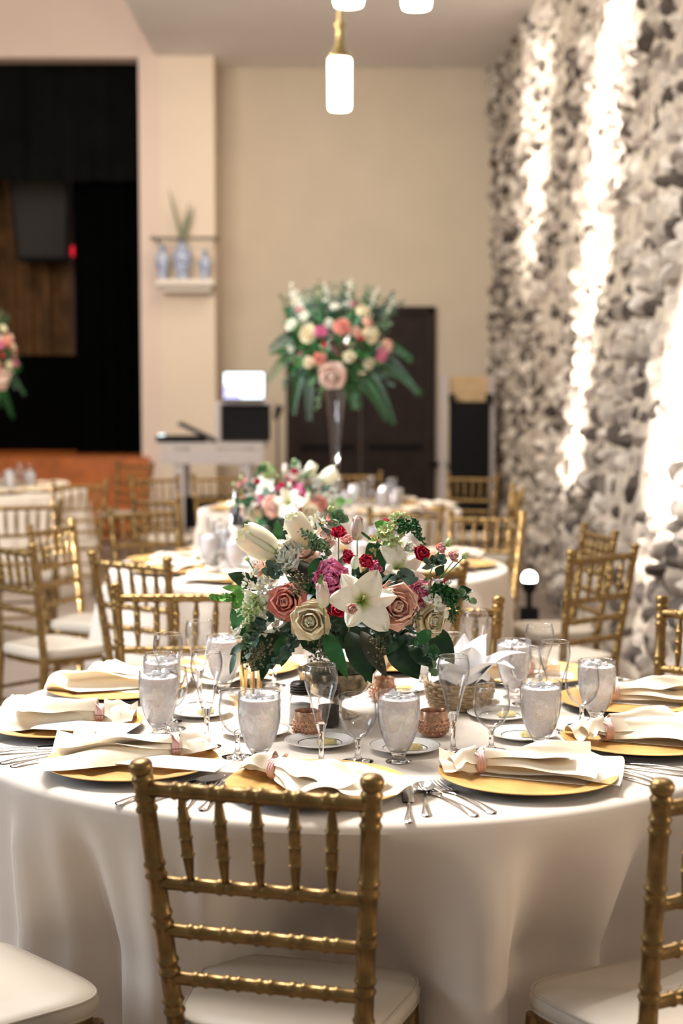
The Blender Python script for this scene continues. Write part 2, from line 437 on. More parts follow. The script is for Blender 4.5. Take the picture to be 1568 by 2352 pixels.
m.add([(-.30, -.05, .0), (.30, -.05, .0), (.24, .4, 0), (-.24, .4, 0), (-.35, -.2, .95), (.35, -.2, .95), (.28, .4, .95), (-.28, .4, .95)],
      [(0, 3, 2, 1), (4, 5, 6, 7), (0, 1, 5, 4), (1, 2, 6, 5), (2, 3, 7, 6), (3, 0, 4, 7)]).build('cabinet', 'equipment_black', sp, smooth=False)
MB().add([(-.27, -.075, .05), (.27, -.075, .05), (.32, -.215, .9), (-.32, -.215, .9)], [(0, 1, 2, 3)]).build('grille', 'equipment_grey', sp, smooth=False)
MB().tube([(0, .1, .95), (0, .1, 7.48 - sp.location.z)], .025).build('hanging_pole', 'dark_metal', sp)
p = atY(173, 578, 17.9); rl = empty('stage_light', p); tag(rl, 'small red glowing stage light beside the hanging speaker', 'light')
MB().lathe([(0, -.07), (.05, -.05), (.06, 0), (.05, .06), (0, .08)], 12).build('lens', 'red_light', rl)
MB().tube([(0, .03, .05), (0, .05, .35)], .01).build('bracket', 'dark_metal', rl)

# ------------------------------------------------------------------ column shelf with vases
X0, X1 = atY(360, 640, 16.15).x, atY(492, 640, 16.15).x
zs = atY(400, 642, 16.15).z; zr = atY(400, 546, 16.0).z
sh = empty('wall_shelf', ((X0 + X1) / 2, 16.4, zs)); tag(sh, 'pale wall ledge with dark rail high on the column', 'shelf')
MB().box((0, -.15, -.03), (X1 - X0, .30, .06)).box((0, -.10, -.09), (X1 - X0 - .08, .2, .07)).build('ledge', 'ledge', sh, smooth=False)
MB().tube([(-.33, -.34, zr - zs), (.33, -.34, zr - zs)], .018).build('rail', 'trim_dark', sh)
for s in (-1, 1):
    MB().tube([(s * .31, 0, zr - zs), (s * .31, -.34, zr - zs)], .015).blob((s * .335, -.34, zr - zs), .03).build('bracket', 'trim_dark', sh)
VP = [(0, 0), (.5, .02), (.62, .15), (.95, .5), (1, .62), (.75, .78), (.42, .86), (.36, .93), (.5, 1), (.42, 1), (.3, .93), (0, .9)]
def vase(px, r, h, label):
    o = empty('china_vase', (atY(px, 640, 16.2).x, 16.22, zs)); tag(o, label, 'vase')
    MB().lathe([(a * r, b_ * h) for a, b_ in VP], 20).build('body', 'blue_white_china', o); 
    MB().lathe([(.4 * r, h), (.36 * r, h * 1.03), (.15 * r, h * 1.08), (0, h * 1.09)], 14).build('neck_rim', 'blue_white_china', o)
    return o
vase(372, .075, .36, 'slim blue and white china vase at the shelf end next to stage')
v2 = vase(418, .105, .42, 'round blue and white china vase holding tall leaves')
vase(470, .07, .30, 'small blue and white china vase at the shelf end next to wall')
pl = empty('tall_plant', v2.location + Vector((0, 0, .40))); tag(pl, 'tall green blade leaves standing in the middle china vase', 'plant')
for k, (dx, h) in enumerate(((-.14, .58), (-.10, .42), (.08, .44), (.12, .40), (.02, .25))):
    def bl(u, v, dx=dx, h=h): return (dx * u + (v - .5) * .055 * (1 - u ** 3) * (1 - .5 * abs(v - .5)), -.02 * math.sin(v * PI) + .02 * k, h * u)
    MB().grid(bl, 8, 3).build('leaf', 'dusty_plant', pl)

# ------------------------------------------------------------------ music desk, laptop, stacked case
p = atY(375, 1016, 14.6); q = atY(610, 1016, 14.6)
W = q.x - p.x; H = p.z
dk = empty('music_desk', ((p.x + q.x) / 2, 14.6, 0)); tag(dk, 'grey metal framed music desk before the cream column', 'desk')
MB().box((0, 0, H - .02), (W, .6, .05)).build('desk_top', 'grey_metal', dk, smooth=False)
MB().box((0, -.28, H - .13), (W - .02, .03, .14)).build('front_rail', 'grey_metal', dk, smooth=False)
for sx in (-1, 1):
    for sy in (-1, 1): MB().box((sx * (W / 2 - .18), sy * .25, (H - .05) / 2), (.10, .05, H - .05)).build('leg', 'grey_metal', dk, smooth=False)
MB().box((0, .1, .42), (W - .4, .3, .3)).build('lower_shelf', 'equipment_black', dk, smooth=False)
mx = empty('mixer', (dk.location.x - W / 2 + .19, 14.5, H + .008)); tag(mx, 'black mixing gear under a slanted lid on the music desk', 'mixer')
MB().box((0, 0, .03), (.46, .34, .06)).build('body', 'equipment_black', mx, smooth=False)
MB().box((.10, .05, .13), (.40, .3, .03), Matrix.Rotation(.45, 4, 'Y') @ Matrix.Translation((0, 0, .02))).build('lid', 'equipment_grey', mx, smooth=False)
MB().box((-.19, -.05, .065), (.05, .1, .02)).build('light_bar', 'screen', mx, smooth=False)
p = atY(556, 1010, 14.75)
rk = empty('equipment_rack', (p.x + .02, 14.75, H + .006)); tag(rk, 'black equipment rack with pale corner posts under the laptop', 'rack')
hr = atY(556, 922, 14.75).z - H
MB().box((.02, 0, hr / 2), (.46, .36, hr - .02)).build('body', 'equipment_black', rk, smooth=False)
MB().box((0, 0, hr - .02), (.54, .4, .03)).build('top_plate', 'grey_metal', rk, smooth=False)
MB().box((-.245, -.17, hr / 2 - .01), (.05, .05, hr - .02)).build('corner_post', 'grey_metal', rk, smooth=False)
lp = empty('laptop', (p.x + .02, 14.68, H + hr + .008)); tag(lp, 'open laptop with bright white blue screen on the rack', 'laptop')
MB().box((0, -.1, .008), (.40, .27, .016)).build('keyboard_deck', 'equipment_grey', lp, smooth=False)
T = Matrix.Translation((0, .04, .01)) @ Matrix.Rotation(-.22, 4, 'X')
sc_ = MB().box((0, .005, .14), (.42, .012, .28), T).build('screen_lid', 'equipment_grey', lp, smooth=False)
MB().add([(-.195, -.003, .01), (.195, -.003, .01), (.195, -.003, .27), (-.195, -.003, .27)], [(0, 1, 2, 3)], 0, T).build('screen', 'screen', sc_, smooth=False)
MB().add([(-.195, -.005, .01), (-.02, -.005, .01), (-.10, -.005, .12), (-.195, -.005, .15)], [(0, 1, 2, 3)], 0, T).build('window_shade', 'screen_violet', sc_, smooth=False)
mc = empty('microphone_stand', (atY(637, 1000, 14.5).x, 14.5, 0)); tag(mc, 'dark microphone on a stand beside the equipment rack', 'microphone')
zt = atY(637, 945, 14.5).z
MB().tube([(0, 0, .02), (0, 0, zt)], .012).build('pole', 'dark_metal', mc)
MB().lathe([(.14, 0), (.13, .02), (.02, .03)], 20).build('base', 'dark_metal', mc)
MB().tube([(-.02, 0, zt - .08), (.0, 0, zt - .02), (.02, -.02, zt + .05)], [.02, .035, .04]).build('head', 'equipment_grey', mc)
# upright case by the stone wall
p = atY(1010, 860, 15.6); q = atY(1135, 860, 15.6)
cs = empty('upright_case', ((p.x + q.x) / 2, 15.6, 0)); tag(cs, 'tall black panelled case with grey posts against back wall corner', 'case')
W = q.x - p.x; Hc = p.z
MB().box((.03, .06, (Hc - .28) / 2 + .05), (W - .16, .25, Hc - .38)).build('black_panel', 'equipment_black', cs, smooth=False)
MB().box((.03, .12, Hc - .16), (W - .18, .12, .28)).build('tan_panel', 'tan_board', cs, smooth=False)
for x in (-W / 2 + .03, W / 2 - .03):
    MB().box((x, 0, Hc / 2), (.06, .10, Hc)).build('post', 'grey_metal', cs, smooth=False)
for x in (-W / 2 + .12, W / 2 - .06):
    MB().box((x, -.06, Hc - .25), (.06, .08, .10)).build('corner_cap', 'equipment_black', cs, smooth=False)
m = MB().tube([(0, 0, 0), (.20, 0, 0)], .03); hb = m.build('wall_rail', 'equipment_black'); hb.location = atY(985, 1066, 16.9)
tag(hb, 'short black rail on the wall beside the dark door', 'rail')

# ------------------------------------------------------------------ pendant lamps
def pendant():
    o = empty('pendant_lamp')
    MB().lathe([(.070, 0), (.076, .02), (.078, .33), (.072, .35)], 28).build('shade', 'lamp_glass', o)
    MB().lathe([(.082, .34), (.085, .355), (.06, .38), (.03, .44), (.022, .50), (.022, .55), (.034, .56), (.034, .58), (.018, .59)], 20).build('cap', 'bronze', o)
    MB().tube([(0, 0, .58), (0, 0, 1.64)], .014).build('rod', 'bronze', o)
    MB().lathe([(.06, 1.60), (.06, 1.635), (0, 1.64)], 18).build('ceiling_rose', 'bronze', o)
    return o
pt = atY(780, 252, 10.5)
for k, (px, Y, lab) in enumerate(((780, 10.5, 'cylindrical glass pendant lamp hanging whole before the cream back wall'),
                                 (800, 7.75, 'glass pendant lamp cut by the top frame edge above the whole lamp'),
                                 (955, 7.85, 'glass pendant lamp cut by the top frame edge toward the stone wall'))):
    x = atY(px, 300, Y).x
    place('pendant', pendant, (x, Y, atY(px, (252, 13, 19)[k], Y).z), 0, lab, 'lamp', 'pendant lamps under the ceiling')
    l = bpy.data.lights.new('pendant_bulb', 'POINT'); l.energy = 10; l.color = (1, .88, .7); l.shadow_soft_size = .07
    lo = bpy.data.objects.new('pendant_bulb', l); C.objects.link(lo); lo.location = (x, Y - .2, 3.45)
# floor uplight
p = atY(1215, 1345, 10.2)
ul = empty('floor_uplight', (p.x, 10.2, 0)); tag(ul, 'small glowing floor uplight at the foot of the stone wall', 'light')
MB().box((0, 0, .05), (.12, .12, .10)).build('base', 'equipment_black', ul, smooth=False)
MB().tube([(0, 0, .1), (0, 0, p.z - .05)], .02).build('stem', 'equipment_black', ul)
MB().lathe([(.02, p.z - .06), (.045, p.z - .03), (.055, p.z + .03)], 16).build('housing', 'equipment_black', ul)
MB().blob((0, 0, p.z + .05), .05).build('lens', 'lamp_hot', ul)
spot('uplight_beam', (p.x + .02, 10.25, p.z + .12), (1.74, 10.7, 2.4), 700, (1, .95, .86), 34, .7, .03)

# ------------------------------------------------------------------ chairs
PB, PT = .166, .202            # half distance of the posts at the seat and at the top
def post_at(z, s):
    t = max(0, (z - .40) / .52)
    return Vector((s * (PB + (PT - PB) * t), -.165 - .075 * t ** 1.1 - .03 * max(0, (.4 - z) / .4), z))
def rings(r, z0, z1, at, n=.0):
    """bamboo profile: radius r from z0 to z1 with double rings at the heights listed"""
    p = [(r, z0)]
    for a in at:
        for dz, k in ((-.016, 1), (-.0125, 1.16), (-.009, 1.2), (-.005, 1.02), (0, .98), (.005, 1.02), (.009, 1.2), (.0125, 1.16), (.016, 1)):
            p.append((r * k, a + dz))
    p.append((r, z1)); return p
def along(a, b, prof, seg=12):
    """lathe whose axis runs from a to b; prof z in metres along the axis"""
    a = Vector(a); d = Vector(b) - a
    return d.length, Matrix.Translation(a) @ d.to_track_quat('Z', 'Y').to_matrix().to_4x4()
def make_chair(seg=14):
    o = empty('chiavari_chair')
    for s in (-1, 1):
        # rear leg and post in one turned pole, slightly bent at the seat
        zs_ = [0, .06, .40]; m = MB(); pts = []; rr = []
        base = rings(.0165, 0, .885, [.10, .25, .40, .475, .55, .638, .728, .848])
        for r_, z in base: pts.append(post_at(z, s)); rr.append(r_ * (.82 + .18 * min(1, z / .4)))
        for r_, z in ((.0185, .888), (.0195, .893), (.0165, .897), (.0150, .900), (.0185, .904), (.0205, .909), (.0205, .917), (.017, .923), (.006, .926)):
            pts.append(post_at(z, s)); rr.append(r_)
        m.tube(pts, rr, seg); m.build('back_post', 'chair_gold', o)
        m = MB(); f = [(.011, 0), (.014, .05)] + rings(.0155, .06, .39, [.11, .20, .30])[1:]
        m.tube([(s * (.182 + .012 * (1 - z / .4)), .145 + .01 * (1 - z / .4), z) for _, z in f], [r for r, _ in f], seg); m.build('front_leg', 'chair_gold', o)
        for z in (.15, .25):
            L, T = along((s * .183, .147, z), post_at(z, s), None)
            MB().lathe(rings(.0085, .01, L - .01, [L * .33, L * .66]), 8, T).build('stretcher', 'chair_gold', o)
    for z, r in ((.874, .0135), (.705, .0120), (.617, .0120), (.528, .0120)):
        a, b = post_at(z, -1), post_at(z, 1); L, T = along(a, b, None)
        MB().lathe(rings(r, .008, L - .008, [L * k / 6 for k in range(1, 6)]), seg, T).build('rail', 'chair_gold', o)
    for z, y in ((.15, .147), (.25, .147), (.20, -.18)):
        L, T = along((-.185, y, z), (.185, y, z), None)
        MB().lathe(rings(.0085, .01, L - .01, [L * .33, L * .66]), 8, T).build('stretcher', 'chair_gold', o)
    for k in range(1, 6):
        t0, t1 = k / 6, k / 6
        a = post_at(.705, -1).lerp(post_at(.705, 1), t0); b = post_at(.874, -1).lerp(post_at(.874, 1), t1); L, T = along(a, b, None)
        R = .0105
        pr = [(.0055, .008)] + [(.006, .012), (R * .95, L * .30), (R * 1.25, L * .32), (R, L * .34), (R, L * .49), (R * 1.25, L * .51), (R, L * .53), (R, L * .68), (R * 1.25, L * .70), (R * .98, L * .72), (.0065, L - .014), (.006, L - .008)]
        MB().lathe(pr, seg, T).build('spindle', 'chair_gold', o)
    # seat frame and cushion
    def outline(k, grow=0):
        a = 2 * PI * k; c, s_ = math.cos(a), math.sin(a); e = .42
        x = math.copysign(abs(c) ** e, c); y = math.copysign(abs(s_) ** e, s_)
        hw = (.195 + .022 * y) + grow
        return x * hw, -.006 + y * (.172 + grow)
    m = MB()
    lv = [(.405, -.012), (.405, -.006), (.425, -.006), (.425, -.05)]
    for a, b in zip(lv, lv[1:]):
        pass
    m.grid(lambda u, v: (*outline(v, [-.04, -.005, -.003, -.005, -.04][min(4, int(u * 4 + .01))]), [.385, .385, .397, .409, .409][min(4, int(u * 4 + .01))]), 4, 40, closev=True)
    m.build('seat_frame', 'chair_gold', o)
    cz = [(-.10, .410), (-.004, .410), (.004, .417), (.006, .429), (.002, .442), (-.004, .448), (-.03, .4535), (-.08, .456), (-.14, .457), (-.1715, .457)]
    m = MB(); m.grid(lambda u, v: (*outline(v, cz[int(round(u * (len(cz) - 1)))][0]), cz[int(round(u * (len(cz) - 1)))][1]), len(cz) - 1, 56, closev=True)
    cu = m.build('cushion', 'cushion', o)
    for z, g in ((.444, .001), (.414, .003)):
        pts = [(*outline(k / 56, g), z) for k in range(57)]
        MB().tube(pts, .0028, 6, cap=False).build('piping', 'cushion_pipe', cu)
    return o

CH_LIST = [
 # x, y (seat origin), facing, label, group
 ((-.083, 2.675), (.259, .966), 'gold chair seen whole from behind at the front of the main table'),
 ((.587, 2.668), (-.45, .893), 'gold chair with sunlit cushion cut by the lower frame corner by the stone wall side'),
 ((-.685, 2.71), (.707, .707), 'gold chair showing only its rounded cream cushion in the lower frame corner'),
 ((.975, 4.295), (-.69, -.73), 'gold chair cut by the frame edge behind the napkins beside the stone wall'),
 ((.27, 4.37), (-.06, -1), 'gold chair facing us, partly hidden by the white napkin in the basket'),
 ((-.54, 4.70), (.03, -1), 'gold chair facing us behind the row of flutes beside the bouquet'),
 ((.19, 5.78), (-.36, .93), 'gold chair mostly hidden behind the pink buds of the bouquet'),
 ((-.70, 6.07), (.577, .816), 'gold chair seen from behind just beyond the flutes, tucked under second table'),
 ((-1.285, 6.62), (.70, .714), 'gold chair at the frame edge with bluish shine on its rails'),
 ((.93, 6.335), (-.64, .77), 'angled gold chair seen from behind before the stone wall, white cushion'),
 ((1.0, 7.09), (-.98, -.2), 'gold chair seen edge-on against the stone wall behind the angled chair'),
 ((-1.22, 7.35), (.935, -.353), 'gold chair turned sideways with dark gaps between its rails beside second table'),
 ((-1.02, 8.26), (.41, -.91), 'gold chair facing us at the rear of the second table on the stage side'),
 ((.72, 7.92), (-.30, -.95), 'orange tinted gold chair facing us at the rear of the second table'),
 ((.33, 8.15), (-.12, -1), 'gold chair facing us directly behind the main bouquet and second table'),
 ((1.0, 10.5), (-1, -.05), 'tall looking orange lit chair edge-on above the glowing floor uplight'),
 ((1.0, 11.97), (-.3, -.95), 'gold chair facing us before the tall black case'),
 ((.13, 12.36), (0, -1), 'gold chair seen below the dark door behind third table'),
 ((-.94, 11.98), (.3, -.95), 'gold chair facing us below the music desk'),
 ((-1.38, 11.8), (.5, -.87), 'gold chair facing us before the cream column foot'),
 ((-1.03, 9.62), (.6, .8), 'gold chair with a bright glinting top rail before the column'),
 ((-2.1, 14.3), (-.4, -.9), 'gold chair standing before the orange stage front'),
 ((-2.05, 11.4), (-.4, .92), 'gold chair seen from behind below the white glasses near the stage'),
 ((-1.98, 9.25), (-.35, .94), 'gold chair seen from behind at the frame edge below the stage'),
 ((-2.45, 9.5), (-.1, 1), 'gold chair cut by the frame edge below the far glasses'),
]
for (x, y), f, lab in CH_LIST:
    place('chair', make_chair, (x, y, 0), rz_of(f), lab, 'chair', 'gold banquet chairs')

# ------------------------------------------------------------------ tables and cloths
def table(c, label, cloth_label, seed, pushes, R=.915):
    t = empty('round_table', (c[0], c[1], 0)); tag(t, label, 'table', 'round banquet tables')
    MB().lathe([(0, .725), (R - .02, .725), (R - .01, .735), (R - .02, .752), (0, .752)], 64).build('tabletop', 'table_wood', t)
    for k in range(4):
        a = PI / 4 + k * PI / 2
        MB().tube([(.45 * math.cos(a), .45 * math.sin(a), 0), (.45 * math.cos(a), .45 * math.sin(a), .725)], .015).build('leg', 'dark_metal', t)
    r = random.Random(seed); ph = [r.uniform(0, 6.28) for _ in range(6)]
    levels = [(0, .760), (.3, .760), (.6, .760), (.8, .760), (.885, .760), (.905, .7595), (.915, .757), (.921, .751), (.924, .742)]
    nz = 30
    for k in range(1, nz + 1): levels.append((None, .742 - (.742 - .008) * k / nz))
    vs = []; fs = []; SG = 300
    for rr, z in levels:
        for j in range(SG):
            a = 2 * PI * j / SG
            if rr is None:
                s = (.742 - z) / .734
                f1 = math.sin(13 * a + ph[0] + .9 * math.sin(3 * a + ph[1]))
                f2 = math.sin(21 * a + ph[2] + 1.3 * math.sin(2 * a + ph[3]))
                f3 = math.sin(7 * a + ph[4] + .25 * s); f4 = math.sin(43 * a + ph[5] + 1.5 * math.sin(4 * a + ph[2])) * (.5 + .5 * math.sin(3 * a + ph[0]))
                fold = .62 * f1 * abs(f1) ** .2 + .38 * f2 + .35 * f3
                q = .925 + .018 * s + (fold * (.004 + .105 * s ** .6) + f4 * (.004 + .010 * s ** .4)) * min(1, s * 7)
                for pa, dep in pushes:
                    d = (a - pa + PI) % (2 * PI) - PI
                    q -= dep * math.exp(-(d / .25) ** 4) * min(1, (.742 - z) / .30) ** 1.1
            else: q = rr
            vs.append((q * math.cos(a), q * math.sin(a), z))
    for i in range(1, len(levels) - 1):
        for j in range(SG):
            k = (j + 1) % SG; fs.append((i * SG + j, (i + 1) * SG + j, (i + 1) * SG + k, i * SG + k))
    vs = vs[SG:] + [(0, 0, .76)]; fs = [[q - SG for q in f] for f in fs]
    for j in range(SG): fs.append([len(vs) - 1, j, (j + 1) % SG])
    cl = MB().add(vs, fs).build('tablecloth', 'linen'); cl.location = (c[0], c[1], 0)
    tag(cl, cloth_label, 'tablecloth', 'ivory round tablecloths')
    return cl
MAIN, SEC, THIRD, FOURTH = (.04, 3.6), (-.15, 6.95), (-.08, 10.5), (-3.1, 12.7)
def pang(c, p): return math.atan2(p[1] - c[1], p[0] - c[0])
def pushes(c):
    out = []
    for (x, y), f, l in CH_LIST:
        d = math.hypot(x + .2 * f[0] - c[0], y + .2 * f[1] - c[1])
        if d < 1.0: out.append((pang(c, (x + .2 * f[0], y + .2 * f[1])), min(.30, 1.0 - d + .03)))
    return out
table(MAIN, 'round banquet table in front, under the ivory cloth', 'ivory cloth draped to the floor over the main table in front', 3, pushes(MAIN))
table(SEC, 'round banquet table second from the front', 'ivory cloth on the second table behind the main bouquet', 5, pushes(SEC))
table(THIRD, 'round banquet table under the tall flower vase', 'ivory cloth on the table under the tall trumpet vase', 8, pushes(THIRD))
table(FOURTH, 'round banquet table by the stage', 'ivory cloth on the table by the stage front', 9, pushes(FOURTH))
TZ = .7605

# ------------------------------------------------------------------ tableware makers
def glass_lathe(outer, t, zin):
    """closed shell: outer profile (r,z) bottom to rim, inner wall from the rim down to zin"""
    inner = [(max(.0015, r - t), z) for r, z in reversed(outer) if z > zin + t]
    return outer + [(outer[-1][0] - t / 2, outer[-1][1] + t / 2)] + inner + [(.004, zin + .0005), (0, zin)]
def stemware(o, out, t, zin, seg):
    """bowl of thin glass, solid stem and foot"""
    lo = [p for p in out if p[1] <= zin]; r_in = lo[-1][0]
    MB().lathe(lo + [(r_in * .6, zin + .0015), (0, zin + .0005)], seg).build('stem_and_foot', 'glass', o)
    up = [(r_in * .99, zin)] + [p for p in out if p[1] > zin]
    inner = [(max(.002, r - t), z) for r, z in reversed(up)]
    MB().lathe(up + [(up[-1][0] - t / 2, up[-1][1] + t / 2)] + inner, seg, caps=False).build('bowl', 'thin_glass', o)
    MB().tube([(up[-1][0] * math.cos(a), up[-1][0] * math.sin(a), up[-1][1]) for a in [2 * PI * k / 40 for k in range(41)]], .0009, 6, cap=False).build('rim', 'glass', o)
def make_flute():
    o = empty('champagne_flute')
    out = [(0, .0), (.031, 0), (.032, .0015), (.028, .003), (.010, .007), (.006, .014), (.0052, .03), (.0055, .05), (.0065, .066), (.0085, .074), (.0105, .080), (.0125, .088),
           (.0155, .100), (.0185, .115), (.0225, .132), (.0275, .148), (.0325, .162), (.0355, .176), (.0360, .188), (.0345, .202), (.0315, .213)]
    stemware(o, out, .0013, .088, 36); return o
def make_wine():
    o = empty('wine_glass')
    out = [(0, 0), (.033, 0), (.034, .0015), (.030, .003), (.010, .007), (.0058, .014), (.0052, .030), (.0058, .045), (.0095, .051), (.019, .057), (.029, .067), (.0365, .081), (.0405, .097), (.0408, .112), (.0385, .130), (.0362, .145)]
    stemware(o, out, .0013, .051, 40); return o
GOB = [(0, 0), (.027, 0), (.028, .002), (.025, .004), (.017, .007), (.0145, .012), (.0150, .017), (.0190, .023), (.0270, .035), (.0350, .052), (.0415, .073), (.0450, .095), (.0460, .115), (.0455, .135), (.0440, .150)]
def make_goblet():
    o = empty('water_goblet')
    stemware(o, GOB, .0014, .023, 40)
    r = random.Random(5)
    w_ = [(0, .0232)] + [(q - .0022, z) for q, z in GOB if .024 < z < .140] + [(.0425, .138), (.034, .141), (.015, .1385), (0, .142)]
    MB().lathe(w_, 30, fr=lambda a, i: 1 + .0).build('iced_water', 'ice', o)
    m = MB()
    for k in range(16):
        a = r.uniform(0, 6.28); q = r.uniform(0, .030); s = r.uniform(.010, .017)
        T = Matrix.Translation((q * math.cos(a), q * math.sin(a), r.uniform(.132, .144))) @ Matrix.Rotation(r.uniform(0, 3), 4, Vector((r.random(), r.random(), r.random())))
        m.box((0, 0, 0), (s, s * .9, s * .8), T)
    ic = m.build('ice_cubes', 'ice_cube', o, smooth=False); ic['kind'] = 'stuff'
    return o
def make_charger():
    o = empty('charger_plate')
    MB().lathe([(0, .0075), (.118, .0075), (.124, .009), (.135, .014), (.176, .0205), (.181, .0215), (.1815, .0205), (.1805, .0195)], 72, fr=lambda a, i: 1 + (.004 * math.sin(36 * a) if i > 4 else 0), caps=False).build('gold_face', 'charger_gold', o)
    MB().lathe([(0, 0.0005), (.112, .0005), (.116, .003), (.134, .0115), (.176, .0182), (.1805, .0195)], 72, caps=False).build('underside', 'charger_underside', o)
    return o
def make_bread_plate():
    o = empty('bread_plate')
    pr = [(0, .0005), (.042, .0005), (.046, .002), (.076, .0115), (.079, .0128), (.0795, .0140), (.0775, .0142), (.0760, .0140), (.055, .0085), (.050, .0065), (.0478, .0055), (.046, .0050), (0, .0048)]
    MB().lathe(pr, 56, mis=[0, 0, 0, 0, 0, 0, 1, 0, 0, 1, 0, 0]).build('plate', ['porcelain', 'plate_line'], o); return o
def make_butter():
    o = empty('butter_pat'); r = random.Random(2)
    MB().box((0, 0, .0065), (.036, .018, .011)).build('foil', 'butter_foil', o, smooth=False)
    MB().box((0, 0, .0125), (.022, .009, .001)).build('print', 'plate_line', o, smooth=False).data.materials[0] = M('butter_foil')
    MB().box((.020, 0, .006), (.005, .012, .006)).box((-.020, 0, .006), (.005, .012, .006)).build('folded_end', 'butter_foil', o, smooth=False)
    return o
def handle(m, y0, y1, z0):
    """flat flared handle along y"""
    def fn(u, v):
        y = y0 + (y1 - y0) * u; w_ = .0032 + .0062 * max(0, (u - .35) / .65) ** 1.3
        if u > .94: w_ *= math.sqrt(max(.02, 1 - ((u - .94) / .065) ** 2))
        a = 2 * PI * v; return (w_ * math.cos(a), y, z0 + .0016 + .0035 * math.sin(PI * u) + .0014 * math.sin(a))
    m.grid(fn, 22, 10, closev=True)
def make_fork():
    o = empty('fork'); m = MB(); handle(m, .02, -.105, 0); m.build('handle', 'silver', o)
    m = MB()
    def nk(u, v):
        y = .018 + .036 * u; w_ = .0032 + .0095 * min(1, u * 1.6) ** 1.5
        a = 2 * PI * v; return (w_ * math.cos(a), y, .002 + .004 * u - .006 * u * u + .001 * math.sin(a))
    m.grid(nk, 8, 10, closev=True)
    for k in range(4):
        x = (-1.5 + k) * .0066
        m.tube([(x, .05, .0012), (x, .065, .0008), (x * 1.0, .083, .0035), (x * .97, .098, .008)], [.0019, .0016, .0014, .0006], 6)
    m.build('tines', 'silver', o); return o
def make_spoon():
    o = empty('spoon'); m = MB(); handle(m, .03, -.10, 0); m.build('handle', 'silver', o)
    m = MB()
    def bw(u, v):
        r_ = u; a = 2 * PI * v; x = .019 * r_ * math.cos(a); y = .060 + .030 * r_ * math.sin(a) * (1 - .12 * math.sin(a)); return (x, y, .0015 + .008 * r_ * r_)
    m.grid(bw, 6, 24, closev=True); m.grid(lambda u, v: tuple(Vector(bw(u, v)) - Vector((0, 0, .001))), 6, 24, closev=True)
    m.build('bowl', 'silver', o); return o
def make_knife():
    o = empty('table_knife'); m = MB(); handle(m, .0, -.115, 0); m.build('handle', 'silver', o)
    def bl(u, v):
        y = .0 + .115 * u; w_ = .0085 * (1 - max(0, (u - .7) / .3) ** 2.2) + .0005; a = 2 * PI * v
        return (w_ * math.cos(a) - .001, y, .0022 + .0011 * math.sin(a))
    MB().grid(bl, 14, 10, closev=True).build('blade', 'silver', o); return o
def make_card():
    o = empty('menu_card')
    m = MB(); m.box((0, 0, .0006), (.10, .23, .0012)); m.build('card', 'card', o, smooth=False)
    return o
def make_napkin(seed):
    def mk():
        r = random.Random(seed); o = empty('cloth_napkin'); p = [r.uniform(0, 6.28) for _ in range(8)]
        def sheet(L, Wd, lift, nf, amp, ph, side, rot=0):
            def fn(u, v):
                t = u; vv = 2 * v - 1
                x = side * (.008 + L * t * (1 + .07 * math.sin(2.3 * vv + ph) - .10 * vv * vv * (t ** 2)))
                wd = .020 + Wd * t ** .85
                y = vv * wd + .012 * math.sin(4 * t + ph) * t
                bundle = .018 * (1 - t) ** 1.5
                fold = math.sin(vv * nf + ph + 1.2 * t * math.sin(ph)) 
                fold = math.copysign(abs(fold) ** .7, fold)
                z = lift * (1.3 - .55 * t) + bundle * (1 - vv * vv) + amp * (.35 + t) * (1 - .3 * t) * (.5 + .5 * fold) - .010 * vv * vv * (1 - t)
                z += .012 * math.exp(-((t - .55) / .22) ** 2) * math.cos(vv * 2 + ph)
                c_, s_ = math.cos(rot * t), math.sin(rot * t)
                lip = .006 * math.exp(-((abs(vv) - 1) / .08) ** 2) * t
                return (x * c_ - y * s_, x * s_ + y * c_, max(.0035 + .0025 * (1 - t), z + lip))
            return fn
        m = MB(); m.grid(sheet(.275, .150, .006, 4.4, .024, p[0], 1, r.uniform(-.15, .15)), 34, 48); m.build('lower_fold', 'satin', o)
        m = MB(); m.grid(sheet(.235, .100, .014, 3.6, .034, p[1], 1, r.choice((-.28, .28))), 30, 40); m.build('middle_fold', 'satin', o)
        m = MB(); m.grid(sheet(.185, .052, .024, 2.6, .036, p[2], 1, r.choice((-.3, .32))), 26, 34); m.build('upper_fold', 'satin', o)
        m = MB(); m.grid(sheet(.075, .042, .012, 4.2, .026, p[3], -1), 18, 26); m.grid(sheet(.055, .03, .024, 4.0, .022, p[4], -1), 14, 20); m.build('gathered_tail', 'satin', o)
        m = MB()
        for dx in (-.006, .0, .006):
            m.tube([(dx, .023 * math.cos(a), .022 + .019 * math.sin(a)) for a in [2 * PI * k / 20 for k in range(21)]], .0042, 8, cap=False)
        rb = m.build('ribbon', 'ribbon_pink', o)
        m = MB()
        for s_, q in ((1, .8), (-1, .6), (.2, 1.0)):
            def loop(u, v, s_=s_, q=q):
                a = PI * 1.1 * u; rr = .022 * q
                return (-.004 + rr * .8 * math.sin(a) * (1 if s_ > 0 else -.6) + (v - .5) * .004, s_ * rr * (1 - math.cos(a)) * .5 + (v - .5) * .014, .038 + rr * .9 * math.sin(a) * (.4 + .5 * v))
            m.grid(loop, 10, 4)
        m.build('ribbon_loop', 'ribbon_pink', rb)
        return o
    return mk

